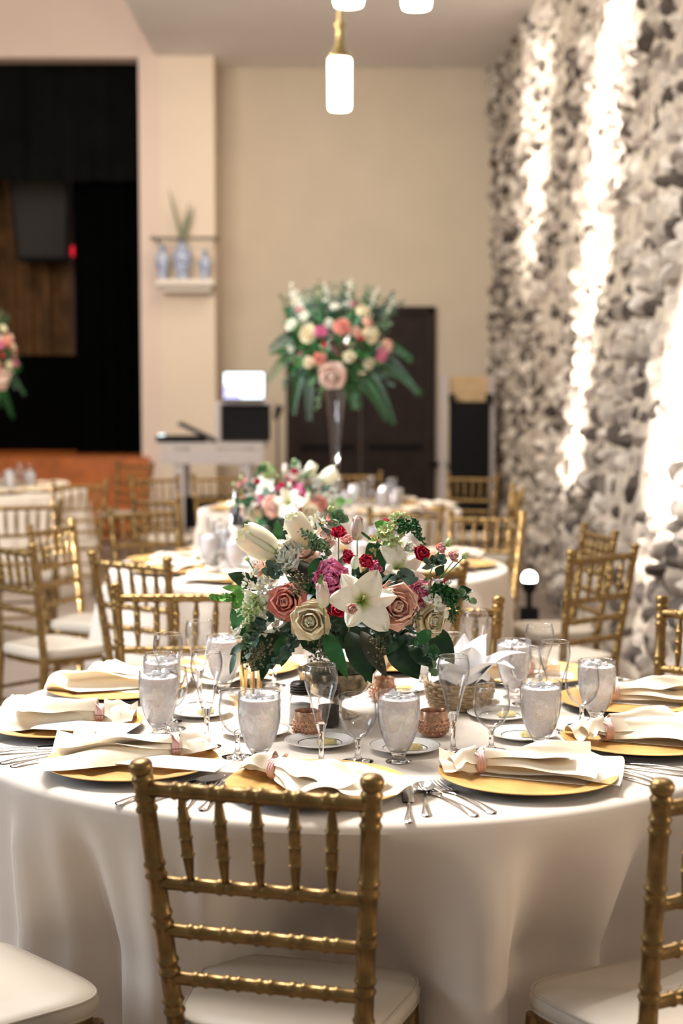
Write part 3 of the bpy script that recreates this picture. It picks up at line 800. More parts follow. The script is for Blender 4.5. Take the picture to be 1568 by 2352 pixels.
# ------------------------------------------------------------------ place settings
WHERE = ['at the front setting behind the nearest chair', 'at the setting by the sunlit cushion', 'at the setting nearest the stone wall', 'beside the cut-off chair by the wall',
         'at the setting behind the bread basket', 'at the setting directly behind the bouquet', 'at the setting behind the gold table number', 'at the rear setting on the stage side',
         'at the middle setting on the stage side', 'at the front setting on the stage side']
def polar(c, a, r): return (c[0] + r * math.cos(a), c[1] + r * math.sin(a))
A0 = math.radians(-97.2); ST = math.radians(36)
OV = {  # glass positions seen in the photo (offset from the table centre)
 0: dict(f=(-.083, -.467), w=(-.005, -.445), g=(.082, -.448), b=(-.088, -.295)),
 1: dict(f=(.205, -.361), w=(.290, -.348), g=(.400, -.328), b=(.100, -.348)),
 2: dict(f=(.455, -.16), w=(.529, -.098), g=(.570, -.060), b=(.375, -.221)),
 9: dict(f=(-.340, -.307), w=(-.265, -.405), g=(-.215, -.452), b=(-.238, -.190)),
 8: dict(f=(-.455, -.05), w=(-.44, -.13), g=(-.460, -.200), b=(-.386, .024)),
 7: dict(g=(-.475, -.01), f=(-.40, .16), w=(-.49, .07)),
}
NAP = {0: (2.6, (-.075, .055)), 1: (.12, (-.095, .035)), 2: (.25, (-.08, .01)), 3: (.15, (-.04, .02)), 7: (2.95, (.11, .03)), 8: (3.05, (.08, .03)), 9: (3.3, (.085, .07))}
NAP[0] = (-.75, (-.08, .06))
for i in range(10):
    a = A0 + ST * i; cx, cy = polar(MAIN, a, .70); wh = WHERE[i]; rz = a + PI / 2      # +y of things points to the table centre
    place('charger', make_charger, (cx, cy, TZ), rz, 'gold charger plate ' + wh, 'plate', 'gold charger plates')
    na, (dx, dy) = NAP.get(i, (a + 2.5, (0, 0)))
    place('napkin%d' % (i % 3), make_napkin(i % 3 + 20), (cx + dx, cy + dy, TZ + .010), na, 'ivory satin napkin tied with pink ribbon ' + wh, 'napkin', 'tied ivory napkins')
    cz = {0: (.03, -.0, .5), 9: (.09, -.03, 1.25), 8: (.06, -.07, 1.35)}.get(i, (.03, .02, 1.2))
    place('card', make_card, (cx + cz[0], cy + cz[1], TZ + .0215 if i in (9, 8) else TZ + .0085), cz[2], 'white printed menu card ' + wh, 'card', 'menu cards')
    ov = OV.get(i, {})
    for key, kd, mk, da, r, nm, cat in (('f', 'flute', make_flute, 0, .46, 'empty clear champagne flute ', 'glass'), ('w', 'wine', make_wine, .17, .455, 'empty round wine glass ', 'glass'),
                                        ('g', 'goblet', make_goblet, .34, .47, 'water goblet full of ice ', 'glass')):
        x, y = (MAIN[0] + ov[key][0], MAIN[1] + ov[key][1]) if key in ov else polar(MAIN, a + da, r)
        place(kd, mk, (x, y, TZ), a, nm + wh, cat, {'f': 'champagne flutes', 'w': 'wine glasses', 'g': 'water goblets'}[key])
    x, y = (MAIN[0] + ov['b'][0], MAIN[1] + ov['b'][1]) if 'b' in ov else polar(MAIN, a - .2, .345)
    place('bplate', make_bread_plate, (x, y, TZ), 0, 'small white bread plate ' + wh, 'plate', 'bread plates')
    place('butter', make_butter, (x + .015, y - .012, TZ + .0052), .1 * i, 'gold foil butter pat on the bread plate ' + wh, 'butter', 'wrapped butter pats')
    for kd, mk, off, r, nm in (('fork', make_fork, -.245, .765, 'dinner fork'), ('fork', make_fork, -.292, .775, 'salad fork'), ('knife', make_knife, .240, .785, 'table knife'), ('spoon', make_spoon, .285, .765, 'teaspoon')):
        x, y = polar(MAIN, a + off, r)
        place(kd, mk, (x, y, TZ), a + off * .35 + PI / 2, 'polished steel ' + nm + ' ' + wh, nm.split()[-1], 'cutlery on the main table', scale=1.18)

# ------------------------------------------------------------------ centre items of the main table
def make_shaker(fill):
    def mk():
        o = empty('shaker')
        out = [(0, 0), (.026, 0), (.0275, .002), (.0275, .06), (.025, .068), (.0215, .073), (.0215, .078)]
        MB().lathe(glass_lathe(out, .0025, .004), 28).build('jar', 'thin_glass', o)
        MB().lathe([(0, .005), (.0245, .005), (.0245, .05), (0, .052)], 20).build(fill, fill, o)
        pr = [(.0235, .074)]
        for k in range(4): pr += [(.0245, .076 + k * .006), (.0245, .079 + k * .006), (.0225, .0805 + k * .006)]
        pr += [(.0235, .100), (.018, .104), (0, .105)]
        MB().lathe(pr, 28).build('lid', 'dark_metal', o); return o
    return mk
place('sh1', make_shaker('salt'), (-.098, 3.52, TZ), 0, 'glass salt shaker with dark ridged lid behind the front flute', 'shaker')
place('sh2', make_shaker('pepper'), (-.030, 3.50, TZ), 0, 'glass pepper shaker with dark contents behind the front flute', 'shaker')
def make_votive():
    o = empty('votive_holder')
    pr = [(0, 0), (.022, 0), (.030, .006), (.0345, .020), (.0350, .032), (.0320, .042), (.0315, .058), (.0305, .060), (.0295, .058), (.0300, .042), (.0325, .032), (.0320, .020), (.0280, .009), (0, .006)]
    def fr(a, i): return 1
    m = MB(); m.lathe(pr, 40)
    for row in range(4):
        zz_ = .012 + row * .0085; rr_ = [.033, .0348, .0352, .033][row]
        for k in range(22):
            a = 2 * PI * (k + .5 * (row % 2)) / 22
            m.blob((rr_ * math.cos(a), rr_ * math.sin(a), zz_), .0036, seg=5, rings=3)
    m.build('holder', 'rose_glass', o)
    MB().lathe([(0, .0065), (.026, .0065), (.028, .03), (0, .031)], 20).build('candle', 'candle_wax', o)
    MB().tube([(0, 0, .03), (0, 0, .037)], .0008, 5).build('wick', 'equipment_black', o)
    return o
place('votive', make_votive, (-.077, 3.395, TZ), 0, 'rose gold studded votive holder beside the salt shaker', 'candle holder', 'votive holders')
place('votive', make_votive, (.212, 3.40, TZ), .3, 'rose gold studded votive holder before the bread basket', 'candle holder', 'votive holders')
place('votive', make_votive, (.105, 3.80, TZ), .7, 'rose gold studded votive holder behind the ice goblet under the leaves', 'candle holder', 'votive holders')
# table number: V I I cut from gold metal
tn = empty('table_number', (-.215, 3.66, TZ), math.radians(-72)); tag(tn, 'gold metal roman numeral table number under the bouquet edge', 'sign')
def glyph(parts, x0):
    m = MB()
    for (x_a, z_a), (x_b, z_b), w_ in parts:
        m.add([(x0 + x_a - w_ / 2, -.003, z_a), (x0 + x_a + w_ / 2, -.003, z_a), (x0 + x_b + w_ / 2, -.003, z_b), (x0 + x_b - w_ / 2, -.003, z_b),
               (x0 + x_a - w_ / 2, .003, z_a), (x0 + x_a + w_ / 2, .003, z_a), (x0 + x_b + w_ / 2, .003, z_b), (x0 + x_b - w_ / 2, .003, z_b)],
              [(0, 1, 2, 3), (7, 6, 5, 4), (0, 4, 5, 1), (1, 5, 6, 2), (2, 6, 7, 3), (3, 7, 4, 0)])
    m.build('numeral', 'number_gold', tn, smooth=False)
glyph([((.045, .02), (.008, .13), .024), ((.050, .02), (.088, .13), .010), ((.008, .127), (.008, .135), .042), ((.088, .127), (.088, .135), .034)], -.10)
for x0 in (.025, .085): glyph([((0, .02), (0, .13), .024), ((0, .127), (0, .135), .048), ((0, .014), (0, .022), .048)], x0)
MB().box((.0, 0, .007), (.24, .04, .014)).build('base', 'number_gold', tn, smooth=False)
tn.scale = (1.1, 1, 1.22); tn.location.x -= .012
# basket with napkin
bk = empty('bread_basket', (.296, 3.72, TZ)); tag(bk, 'round wicker bread basket beside the bouquet', 'basket')
for k in range(9):
    z = .006 + k * .0075; R_ = .072 + .012 * math.sin(k / 9 * 2.2)
    pts = [((R_ + .0028 * math.sin(15 * a + PI * k)) * math.cos(a), (R_ + .0028 * math.sin(15 * a + PI * k)) * math.sin(a), z) for a in [2 * PI * q / 90 for q in range(91)]]
    MB().tube(pts, .0042, 6, cap=False).build('wicker_strand', 'wicker', bk)
m = MB()
for k in range(30):
    a = 2 * PI * k / 30; m.tube([(.070 * math.cos(a), .070 * math.sin(a), .002), (.083 * math.cos(a), .083 * math.sin(a), .04), (.080 * math.cos(a), .080 * math.sin(a), .074)], .0022, 5)
m.build('stakes', 'wicker', bk)['kind'] = 'stuff'
MB().lathe([(0, .002), (.07, .002), (.07, .005), (0, .005)], 24).build('basket_floor', 'wicker', bk)
cl = empty('bread_cloth', (.296, 3.72, TZ)); tag(cl, 'white cloth with stiff pointed corners standing up in the bread basket', 'napkin')
def flap(az, tipx, tipz, wd, curl, ph):
    ca, sa = math.cos(az), math.sin(az)
    def fn(u, v):
        vv = 2 * v - 1; w_ = wd * (1 - u ** 1.3) + .002
        rr = .03 + (tipx - .03) * u; z = .055 + (tipz - .055) * u + curl * math.sin(PI * u) + .012 * math.sin(vv * 4 + ph) * (1 - u)
        rr += -.02 * vv * vv * (1 - u) + .006 * math.sin(5 * vv + ph)
        x, y = rr, vv * w_
        return (x * ca - y * sa, x * sa + y * ca, max(.0785 if rr > .06 and rr < .1 and z < .0785 else z, z))
    return MB().grid(fn, 14, 16)
for az, tx, tz, wd, cu, ph in ((.1, .165, .135, .075, .03, 0), (PI - .35, .085, .17, .07, .02, 1), (-1.25, .075, .165, .075, .02, 2), (.75, .10, .175, .07, .02, 3), (2.0, .10, .15, .07, .02, 4), (-.45, .14, .11, .07, .035, 5), (-2.3, .10, .12, .07, .03, 2.5), (1.2, .04, .18, .06, .0, 5)):
    flap(az, tx, tz, wd, cu, ph).build('cloth_corner', 'white_napkin', cl)
m = MB(); m.grid(lambda u, v: ((.078 * (1 - u)) * math.cos(2 * PI * v), (.078 * (1 - u)) * math.sin(2 * PI * v), .075 + .055 * math.sin(u * PI / 2) + .008 * math.sin(5 * 2 * PI * v) * (1 - u)), 8, 30, closev=True)
m.build('cloth_middle', 'white_napkin', cl)

# ------------------------------------------------------------------ flowers
def frame(P, ax, roll=0):
    return Matrix.Translation(P) @ Vector(ax).normalized().to_track_quat('Z', 'Y').to_matrix().to_4x4() @ Matrix.Rotation(roll, 4, 'Z')
def petal(mb, T, r0, z0, L, W, a0, a1, phi, ruf=0, ph=0, flat=.45, pointed=False, k=1.0, nu=7, nv=6, notch=0, mid=0):
    rows = []; rho, z = r0, z0
    for i in range(nu + 1):
        rows.append((rho, z)); an = a0 + (a1 - a0) * ((i + .5) / nu) ** k
        rho += math.sin(an) * L / nu; z += math.cos(an) * L / nu
    def fn(u, v):
        i = int(round(u * nu)); rh, zz_ = rows[i]; vv = 2 * v - 1
        if pointed: w_ = W * (.10 + .90 * math.sin(PI * min(1, .06 + .94 * u)) ** .75) * (1 if u < .97 else .35)
        else: w_ = W * (.38 + .62 * u ** .6) * math.sqrt(max(0.0, 1 - u ** 7))
        an = a0 + (a1 - a0) * u ** k; f = ruf * u * math.sin(vv * 3.2 + ph) + ruf * .6 * u * u * math.sin(vv * 8 + 2 * ph)
        if mid: f -= mid * W * (1 - abs(vv)) * math.sin(PI * u)
        q = max(rh, flat * W); phi2 = phi + vv * w_ / q
        base = q - rh
        rr = q + f * math.cos(an)
        x = rr * math.cos(phi2) - base * math.cos(phi); y = rr * math.sin(phi2) - base * math.sin(phi)
        return (x, y, zz_ - f * math.sin(an) - notch * L * vv * vv * u)
    mb.grid(fn, nu, nv, T)
R_ = math.radians
def rose(par, P, ax, R, m, openness=1.0, seed=0, name='rose', subs=True):
    r = random.Random(seed); T = frame(Vector(P) - Vector(ax).normalized() * R * .75, ax, r.uniform(0, 6)); mb = MB()
    for (n, r0, L, W, a0, a1, z0) in ((3, .02, 1.00, .34, 14, -32, .10), (3, .06, 1.05, .42, 20, -22, .05), (4, .10, 1.12, .50, 26, -14, .02), (5, .14, 1.18, .58, 32, -2, 0)):
        for k in range(n):
            petal(mb, T, r0 * R, z0 * R, L * R * r.uniform(.94, 1.05), W * R, R_(a0), R_(a1), 2 * PI * k / n + r.uniform(-.2, .2) + r0 * 20, .035 * R, r.uniform(0, 6), nu=6, nv=6)
    o = mb.build(name, m, par)
    for (n, r0, L, W, a0, a1) in ((5, .16, 1.18, .85, 40, 14), (6, .18, 1.20, .95, 48, 45), (7, .16, 1.12, .95, 60, 100)):
        for k in range(n):
            b = MB() if subs else mb
            petal(b, T, r0 * R, 0, L * R * r.uniform(.92, 1.06), W * R * r.uniform(.9, 1.08), R_(a0 + r.uniform(-6, 6)), R_(a1 + r.uniform(-16, 16)), 2 * PI * k / n + r.uniform(-.4, .4) + r0 * 9, .06 * R, r.uniform(0, 6), nu=7, nv=7)
            if subs: b.build('petal', m, o)
    if not subs:
        bpy.data.objects.remove(o); o = mb.build(name, m, par)
    return o
def peony(par, P, ax, R, m, seed=0, name='peony', lay=6):
    r = random.Random(seed); T = frame(Vector(P) - Vector(ax).normalized() * R * .7, ax); mb = MB()
    for l in range(lay):
        t = l / (lay - 1); n = int(7 + 9 * t)
        for k in range(n):
            a0 = 14 + 56 * t + r.uniform(-8, 8); a1 = -45 + 85 * t + r.uniform(-20, 20)
            petal(mb, T, .06 * R, 0, R * r.uniform(.95, 1.25), R * (.34 + .16 * t), R_(a0), R_(a1 * .85), r.uniform(0, 6.28), .09 * R, r.uniform(0, 6), flat=.6, nu=5, nv=6)
    return mb.build(name, m, par)
def lily(par, P, ax, R, roll=0, seed=0, spread=1.0, buds=True):
    r = random.Random(seed); T = frame(Vector(P) - Vector(ax).normalized() * R * .42, ax, roll)
    mb = MB(); mb.tube([(0, 0, 0), (.01 * R, 0, .35 * R), (.03 * R, 0, .78 * R)], [.018 * R, .016 * R, .03 * R], 6, T); mb.blob((.03 * R, 0, .79 * R), .045 * R, T)
    for k in range(3 if buds else 0):
        a = k * 2.1; mb.tube([(0, 0, 0), (.08 * R * math.cos(a), .08 * R * math.sin(a), .3 * R), (.2 * R * math.cos(a), .2 * R * math.sin(a), .55 * R)], .012 * R, 5, T)
    o = mb.build('lily', 'stamen', par)
    for k in range(6):
        b = MB(); inner = k % 2 == 0
        petal(b, T, .03 * R, .0 if inner else -.02 * R, R * (1.22 if inner else 1.18) * r.uniform(.95, 1.05), R * (.47 if inner else .36), R_(22), R_(95 + r.uniform(-22, 24)) * spread, k * PI / 3 + r.uniform(-.1, .1), (.10 * R), r.uniform(0, 6), flat=1.6, pointed=True, k=.75, nu=12, nv=8, mid=.18)
        b.build('petal', 'lily', o)
    return o
def egg(par, P, ax, h, w, m, name='tulip', seed=0, n=3, open_=0):
    r = random.Random(seed); T = frame(Vector(P) - Vector(ax).normalized() * h * .5, ax); mb = MB()
    for l in range(2):
        for k in range(n):
            petal(mb, T, .004, 0, h * 1.15 * (1 if l else .97), w * .70, R_(60 + 8 * l), R_(-38 + open_), 2 * PI * k / n + l * 1.05, .01 * w, r.uniform(0, 6), flat=.5, pointed=False, k=.55, nu=9, nv=6)
    return mb.build(name, m, par)
def bud(par, P, ax, R, m, seed=0, name='spray_rose'):
    r = random.Random(seed); T = frame(Vector(P) - Vector(ax).normalized() * R * .8, ax); mb = MB()
    for (n, r0, L, W, a0, a1) in ((3, .05, 1.3, .5, 22, -30), (4, .15, 1.4, .62, 40, -22), (5, .2, 1.35, .68, 55, 5), (5, .2, 1.15, .66, 62, 40)):
        for k in range(n): petal(mb, T, r0 * R, 0, L * R, W * R, R_(a0), R_(a1), 2 * PI * k / n + r.uniform(-.3, .3), .08 * R, r.uniform(0, 6), nu=5, nv=5)
    return mb.build(name, m, par)
def spike(par, pts, r0, r1, m, name, seed=0, n=46, size=.010, ax=None):
    """snapdragon or stock: florets set around a bent stem"""
    r = random.Random(seed); pts = [Vector(p) for p in pts]; mb = MB()
    for k in range(n):
        t = k / n * (len(pts) - 1); i = min(int(t), len(pts) - 2); p = pts[i].lerp(pts[i + 1], t - i); q = k / n
        rad = r0 + (r1 - r0) * q; d = Vector((r.gauss(0, 1), r.gauss(0, 1), r.gauss(0, 1))).normalized()
        s = size * (1 - .55 * q) * r.uniform(.8, 1.2); T = frame(p + d * rad, d + Vector((0, 0, .2)), r.uniform(0, 6))
        for j in range(3): petal(mb, T, .1 * s, 0, s * 1.5, s * .75, R_(25), R_(75 if q < .6 else 5), j * 2.1, .12 * s, r.uniform(0, 6), nu=3, nv=3)
    mb.tube(pts, [.003] * (len(pts) - 1) + [.0012], 6)
    return mb.build(name, m, par)
def leaf(par, P, d, L, W, m, up=(0, -1, .4), curl=.3, name='leaf', fold=.15):
    d = Vector(d).normalized(); up = Vector(up); sd = d.cross(up).normalized(); nn = sd.cross(d).normalized(); P = Vector(P)
    def fn(u, v):
        vv = 2 * v - 1; w_ = W * .5 * math.sin(PI * min(1, .03 + .97 * u ** .85)) ** .9
        return P + d * (L * u) + sd * (vv * w_) + nn * (-curl * L * u * u + fold * w_ * abs(vv) + .004 * math.sin(7 * u + vv))
    return MB().grid(fn, 10, 4).build(name, m, par)
def stem(mb, a, b, r=.0016, sag=.0):
    a, b = Vector(a), Vector(b); mid = a.lerp(b, .5) + Vector((0, 0, sag)); mb.tube([a, mid, b], r, 5)
def euc(par, P, d, L, m, seed=0, n=12, sz=.016, name='eucalyptus'):
    r = random.Random(seed); mb = MB(); P = Vector(P); d = Vector(d).normalized(); pts = []
    for k in range(7):
        t = k / 6; pts.append(P + d * L * t + Vector((0, 0, -.22 * L * t * t)))
    mb.tube(pts, .0015, 5)
    for k in range(n):
        t = (k + .5) / n * 5.99; i = int(t); p = pts[i].lerp(pts[i + 1], t - i)
        for s in (-1, 1):
            dd = (d * .5 + Vector((r.uniform(-1, 1), r.uniform(-1, 1), r.uniform(-.6, 1))) * .9).normalized(); sd = dd.cross(Vector((r.uniform(-1, 1), -1, r.uniform(-1, 1)))).normalized(); q = sz * r.uniform(.7, 1.15) * (1 - .4 * k / n)
            nn = dd.cross(sd)
            vs = [p + dd * q * .1] + [p + dd * q * (1 + math.cos(a)) + sd * q * .85 * math.sin(a) + nn * q * .2 * math.cos(2 * a) for a in [2 * PI * j / 8 for j in range(8)]]
            mb.add(vs, [(0, 1 + j, 1 + (j + 1) % 8) for j in range(8)])
    return mb.build(name, m, par)
def seeds(par, P, d, L, seed=0, n=60, rad=.02):
    r = random.Random(seed); mb = MB(); P = Vector(P); d = Vector(d)
    for k in range(n):
        t = r.random(); p = P + d * L * t + Vector((r.gauss(0, 1), r.gauss(0, 1), r.gauss(0, 1))) * rad * .5
        mb.blob(p, r.uniform(.0022, .0038), seg=5, rings=3)
        if k % 6 == 0: stem(mb, P + d * L * t, p, .0008)
    mb.tube([P, P + d * L], .0012, 5)
    return mb.build('seed_cluster', 'seed', par)

def low_arrangement():
    O = Vector((.0, 3.60, TZ)); ar = empty('flower_arrangement', O)
    Cc = atY(792, 1400, 3.62) - O
    def w(px, py, Y): return atY(px, py, Y) - O
    def out(p, by=.0): v = p - Cc; v.y -= by; return v.normalized()
    SC = FPX / 3.42
    # compote
    MB().lathe([(0, .0), (.055, .0), (.056, .004), (.03, .012), (.012, .022), (.012, .035), (.03, .045), (.072, .062), (.090, .085), (.096, .115), (.093, .118), (.086, .09), (.06, .065), (0, .06)], 36, Matrix.Translation((Cc.x - .02, .02, 0)), fr=lambda a, i: 1 + .02 * math.sin(24 * a) * (i > 6)).build('footed_bowl', 'mercury_glass', ar)
    # dark foliage body: many leaves around the centre
    r = random.Random(11); body = MB()
    for k in range(330):
        th = r.uniform(0, 2 * PI); cz = r.uniform(-.55, .95); q = math.sqrt(1 - cz * cz)
        nrm = Vector((q * math.cos(th), q * math.sin(th), cz)); p = Cc + Vector((nrm.x * .205, nrm.y * .185, nrm.z * .125 - .01)) * r.uniform(.55, .92)
        d = (nrm + Vector((r.uniform(-1, 1), r.uniform(-1, 1), r.uniform(-1.2, .4))) * .8).normalized(); sd = d.cross(nrm + Vector((.1, .2, .3))).normalized(); L = r.uniform(.04, .075); W = L * .4
        body.add([p, p + d * L * .35 + sd * W * .5, p + d * L * .7 + sd * W * .4, p + d * L, p + d * L * .7 - sd * W * .4, p + d * L * .35 - sd * W * .5, p + d * L * .5 - nrm * .006], [(0, 1, 6), (1, 2, 6), (2, 3, 6), (3, 4, 6), (4, 5, 6), (5, 0, 6)])
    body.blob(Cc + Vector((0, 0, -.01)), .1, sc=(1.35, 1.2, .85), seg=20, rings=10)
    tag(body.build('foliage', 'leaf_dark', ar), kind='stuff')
    # lilies
    p = w(832, 1378, 3.30); lily(ar, p, (.10, -1, .30), .076, 1.10, 4)
    p = w(918, 1300, 3.46); lily(ar, p, (.45, -.75, .75), .062, .3, 9, .85)
    for j, (px, py, a, b) in enumerate(((603, 1252, (-.85, -.25, .55), .112), (692, 1222, (-.5, -.1, .85), .085))):
        egg(ar, w(px, py, 3.45), a, b, .050, 'lily_bud', 'lily_bud', 30 + j, 3, 20)
    egg(ar, w(815, 1292, 3.36), (.1, -.3, 1), .030, .017, 'lily_bud', 'lily_bud', 33)
    # roses
    for px, py, Y, rp, m, by, sd in ((655, 1382, 3.37, 41, 'coral_rose', .18, 1), (712, 1427, 3.33, 43, 'cream_rose', .30, 2), (912, 1392, 3.33, 50, 'blush_rose', .25, 3),
                                     (996, 1428, 3.40, 36, 'cream_rose', .12, 4), (700, 1264, 3.48, 29, 'pale_blush_rose', .05, 5), (592, 1300, 3.52, 24, 'pale_blush_rose', .02, 6),
                                     (1020, 1405, 3.5, 26, 'pale_blush_rose', 0, 7), (745, 1232, 3.50, 25, 'pale_blush_rose', .1, 8)):
        p = w(px, py, Y); rose(ar, p, out(p, by), rp / SC, m, 1.0, sd)
    for px, py, Y, rp, m, sd in ((762, 1330, 3.38, 49, 'magenta_peony', 1), (962, 1362, 3.40, 36, 'pink_peony', 2), (648, 1272, 3.44, 47, 'ivory_peony', 3), (548, 1442, 3.56, 34, 'ivory_peony', 4), (935, 1262, 3.55, 34, 'ivory_peony', 5),
                                 (840, 1290, 3.42, 20, 'crimson', 6), (800, 1276, 3.40, 18, 'crimson', 7), (862, 1302, 3.44, 18, 'magenta_peony', 8)):
        p = w(px, py, Y); peony(ar, p, out(p, .12), rp / SC, m, sd, 'peony' if rp > 25 else 'spray_rose', 6 if rp > 25 else 4)
    # tulips
    egg(ar, w(820, 1213, 3.44), (.02, -.08, 1), .056, .036, 'tulip', 'tulip', 1)
    egg(ar, w(741, 1365, 3.27), (-.1, -.25, 1), .058, .036, 'tulip', 'tulip', 2)
    leaf(ar, w(733, 1345, 3.26), (.25, 0, 1), .028, .009, 'leaf_bright', curl=.05)
    # small roses and buds
    for px, py, Y, rp, m, sd, up in ((777, 1220, 3.42, 19, 'crimson', 1, 1.6), (970, 1270, 3.42, 20, 'crimson', 2, .1), (887, 1196, 3.55, 9, 'crimson', 3, 1), (776, 1400, 3.32, 18, 'crimson', 4, 0), (1018, 1336, 3.5, 9, 'crimson', 5, .2),
                                     (571, 1452, 3.46, 11, 'crimson', 6, 0), (538, 1378, 3.60, 16, 'coral_rose', 7, 0), (762, 1187, 3.5, 15, 'pink_bud', 8, 1.2), (1013, 1258, 3.5, 14, 'pink_bud', 9, .8), (1043, 1277, 3.5, 15, 'pink_bud', 10, .6),
                                     (808, 1398, 3.25, 13, 'pale_blush_rose', 11, 0), (858, 1238, 3.5, 14, 'coral_rose', 12, 1), (795, 1238, 3.52, 15, 'pink_bud', 13, .5), (745, 1410, 3.36, 14, 'crimson', 14, 0)):
        p = w(px, py, Y); a = out(p, .15); a.z += up * .5; bud(ar, p, a, rp / SC, m, sd)
    st_ = MB()
    for (a, b) in (((975, 1345), (1008, 1268)), ((995, 1345), (1040, 1290)), ((1000, 1345), (1066, 1278)), ((975, 1300), (1028, 1248)), ((777, 1290), (777, 1232)), ((820, 1290), (820, 1240)), ((770, 1240), (762, 1195)), ((788, 1220), (765, 1170)),
                   ((745, 1460), (743, 1392)), ((882, 1240), (887, 1200)), ((590, 1320), (568, 1285)), ((800, 1450), (808, 1405))):
        stem(st_, w(*a, 3.5 if a[1] < 1350 else 3.34), w(*b, 3.5 if b[1] < 1350 else 3.3))
    tag(st_.build('stems', 'stem_green', ar), kind='stuff')
    for k, (px, py, h) in enumerate(((1030, 1246, .020), (1067, 1276, .016), (765, 1172, .018), (758, 1168, .014), (568, 1284, .009))):
        egg(ar, w(px, py, 3.5), (.3, 0, 1), h, h * .55, 'green_blossom', 'flower_bud', 50 + k)
    # stock and snapdragon
    spike(ar, [w(625, 1400, 3.5), w(600, 1360, 3.42), w(572, 1332, 3.4)], .03, .02, 'white_blossom', 'white_stock', 1, 60, .017)
    spike(ar, [w(600, 1440, 3.46), w(570, 1400, 3.42), w(545, 1375, 3.42)], .026, .012, 'white_blossom', 'white_stock', 2, 44, .014)
    spike(ar, [w(700, 1250, 3.55), w(672, 1210, 3.55), w(655, 1190, 3.55)], .02, .012, 'white_blossom', 'white_stock', 3, 30, .016)
    spike(ar, [w(745, 1240, 3.6), w(728, 1205, 3.6), w(722, 1180, 3.6)], .015, .008, 'white_blossom', 'white_stock', 13, 20, .014)
    spike(ar, [w(985, 1400, 3.42), w(1000, 1365, 3.4), w(1018, 1340, 3.42)], .028, .02, 'white_blossom', 'white_stock', 4, 40, .015)
    spike(ar, [w(880, 1250, 3.5), w(905, 1212, 3.46), w(922, 1188, 3.46)], .024, .012, 'green_blossom', 'snapdragon', 5, 46, .014)
    spike(ar, [w(915, 1205, 3.46), w(945, 1205, 3.44), w(962, 1225, 3.42), w(974, 1252, 3.42)], .010, .004, 'leaf_green', 'snapdragon', 6, 60, .009)
    spike(ar, [w(1005, 1358, 3.40), w(1035, 1368, 3.38), w(1042, 1400, 3.37), w(1037, 1430, 3.37)], .012, .004, 'leaf_green', 'snapdragon', 7, 80, .010)
    spike(ar, [w(740, 1268, 3.42), w(720, 1240, 3.40), w(688, 1215, 3.40)], .012, .005, 'eucalyptus_pale', 'snapdragon', 8, 60, .010)
    spike(ar, [w(590, 1385, 3.40), w(572, 1405, 3.38), w(560, 1440, 3.38)], .014, .006, 'green_blossom', 'snapdragon', 9, 50, .011)
    # leaves
    for (ax_, ay), (bx, by_), Y0_, Y1_, wd, m in (((838, 1290), (895, 1268), 3.5, 3.48, .075, 'leaf_green'), ((600, 1350), (530, 1318), 3.55, 3.5, .042, 'leaf_dark'), ((742, 1445), (795, 1552), 3.36, 3.28, .038, 'leaf_green'),
            ((800, 1450), (850, 1562), 3.42, 3.34, .055, 'leaf_dark'), ((860, 1440), (840, 1560), 3.42, 3.36, .06, 'leaf_dark'), ((830, 1450), (885, 1550), 3.38, 3.32, .04, 'leaf_olive'), ((900, 1460), (958, 1555), 3.42, 3.36, .075, 'leaf_dark'),
            ((980, 1440), (1040, 1520), 3.46, 3.40, .06, 'leaf_dark'), ((940, 1480), (990, 1530), 3.4, 3.34, .04, 'leaf_dark'), ((655, 1460), (645, 1525), 3.42, 3.36, .045, 'leaf_green'), ((640, 1460), (580, 1535), 3.45, 3.38, .075, 'leaf_dark'),
            ((610, 1450), (555, 1520), 3.48, 3.42, .05, 'leaf_dark'), ((560, 1480), (530, 1500), 3.44, 3.40, .02, 'eucalyptus'), ((560, 1380), (535, 1440), 3.48, 3.42, .04, 'leaf_green'), ((590, 1440), (552, 1455), 3.42, 3.38, .03, 'leaf_green'),
            ((575, 1460), (575, 1480), 3.42, 3.38, .03, 'leaf_green'), ((560, 1355), (515, 1348), 3.5, 3.46, .018, 'leaf_bright'), ((540, 1500), (528, 1545), 3.5, 3.46, .014, 'eucalyptus'), ((1045, 1355), (1085, 1358), 3.45, 3.42, .022, 'leaf_dark'),
            ((640, 1245), (637, 1195), 3.62, 3.6, .024, 'leaf_green'), ((720, 1320), (665, 1310), 3.48, 3.42, .06, 'leaf_dark'), ((700, 1290), (690, 1330), 3.46, 3.42, .06, 'leaf_olive'), ((740, 1285), (708, 1318), 3.42, 3.38, .03, 'leaf_green'),
            ((960, 1330), (892, 1345), 3.38, 3.34, .022, 'eucalyptus'), ((950, 1325), (920, 1305), 3.38, 3.36, .02, 'eucalyptus'), ((890, 1215), (862, 1200), 3.5, 3.5, .03, 'leaf_bright'), ((770, 1230), (740, 1212), 3.5, 3.48, .012, 'eucalyptus'),
            ((850, 1240), (832, 1222), 3.42, 3.4, .008, 'leaf_green'), ((1000, 1480), (985, 1530), 3.4, 3.36, .03, 'leaf_green'), ((700, 1450), (720, 1500), 3.42, 3.38, .04, 'leaf_dark'), ((920, 1440), (880, 1500), 3.42, 3.36, .05, 'leaf_dark'),
            ((1000, 1320), (1020, 1300), 3.5, 3.48, .02, 'leaf_dark'), ((990, 1450), (950, 1480), 3.36, 3.34, .03, 'leaf_green'), ((620, 1480), (600, 1560), 3.5, 3.46, .03, 'leaf_dark')):
        a, b = w(ax_, ay, Y0_), w(bx, by_, Y1_); leaf(ar, a, b - a, (b - a).length * 1.04, wd, m, curl=.08)
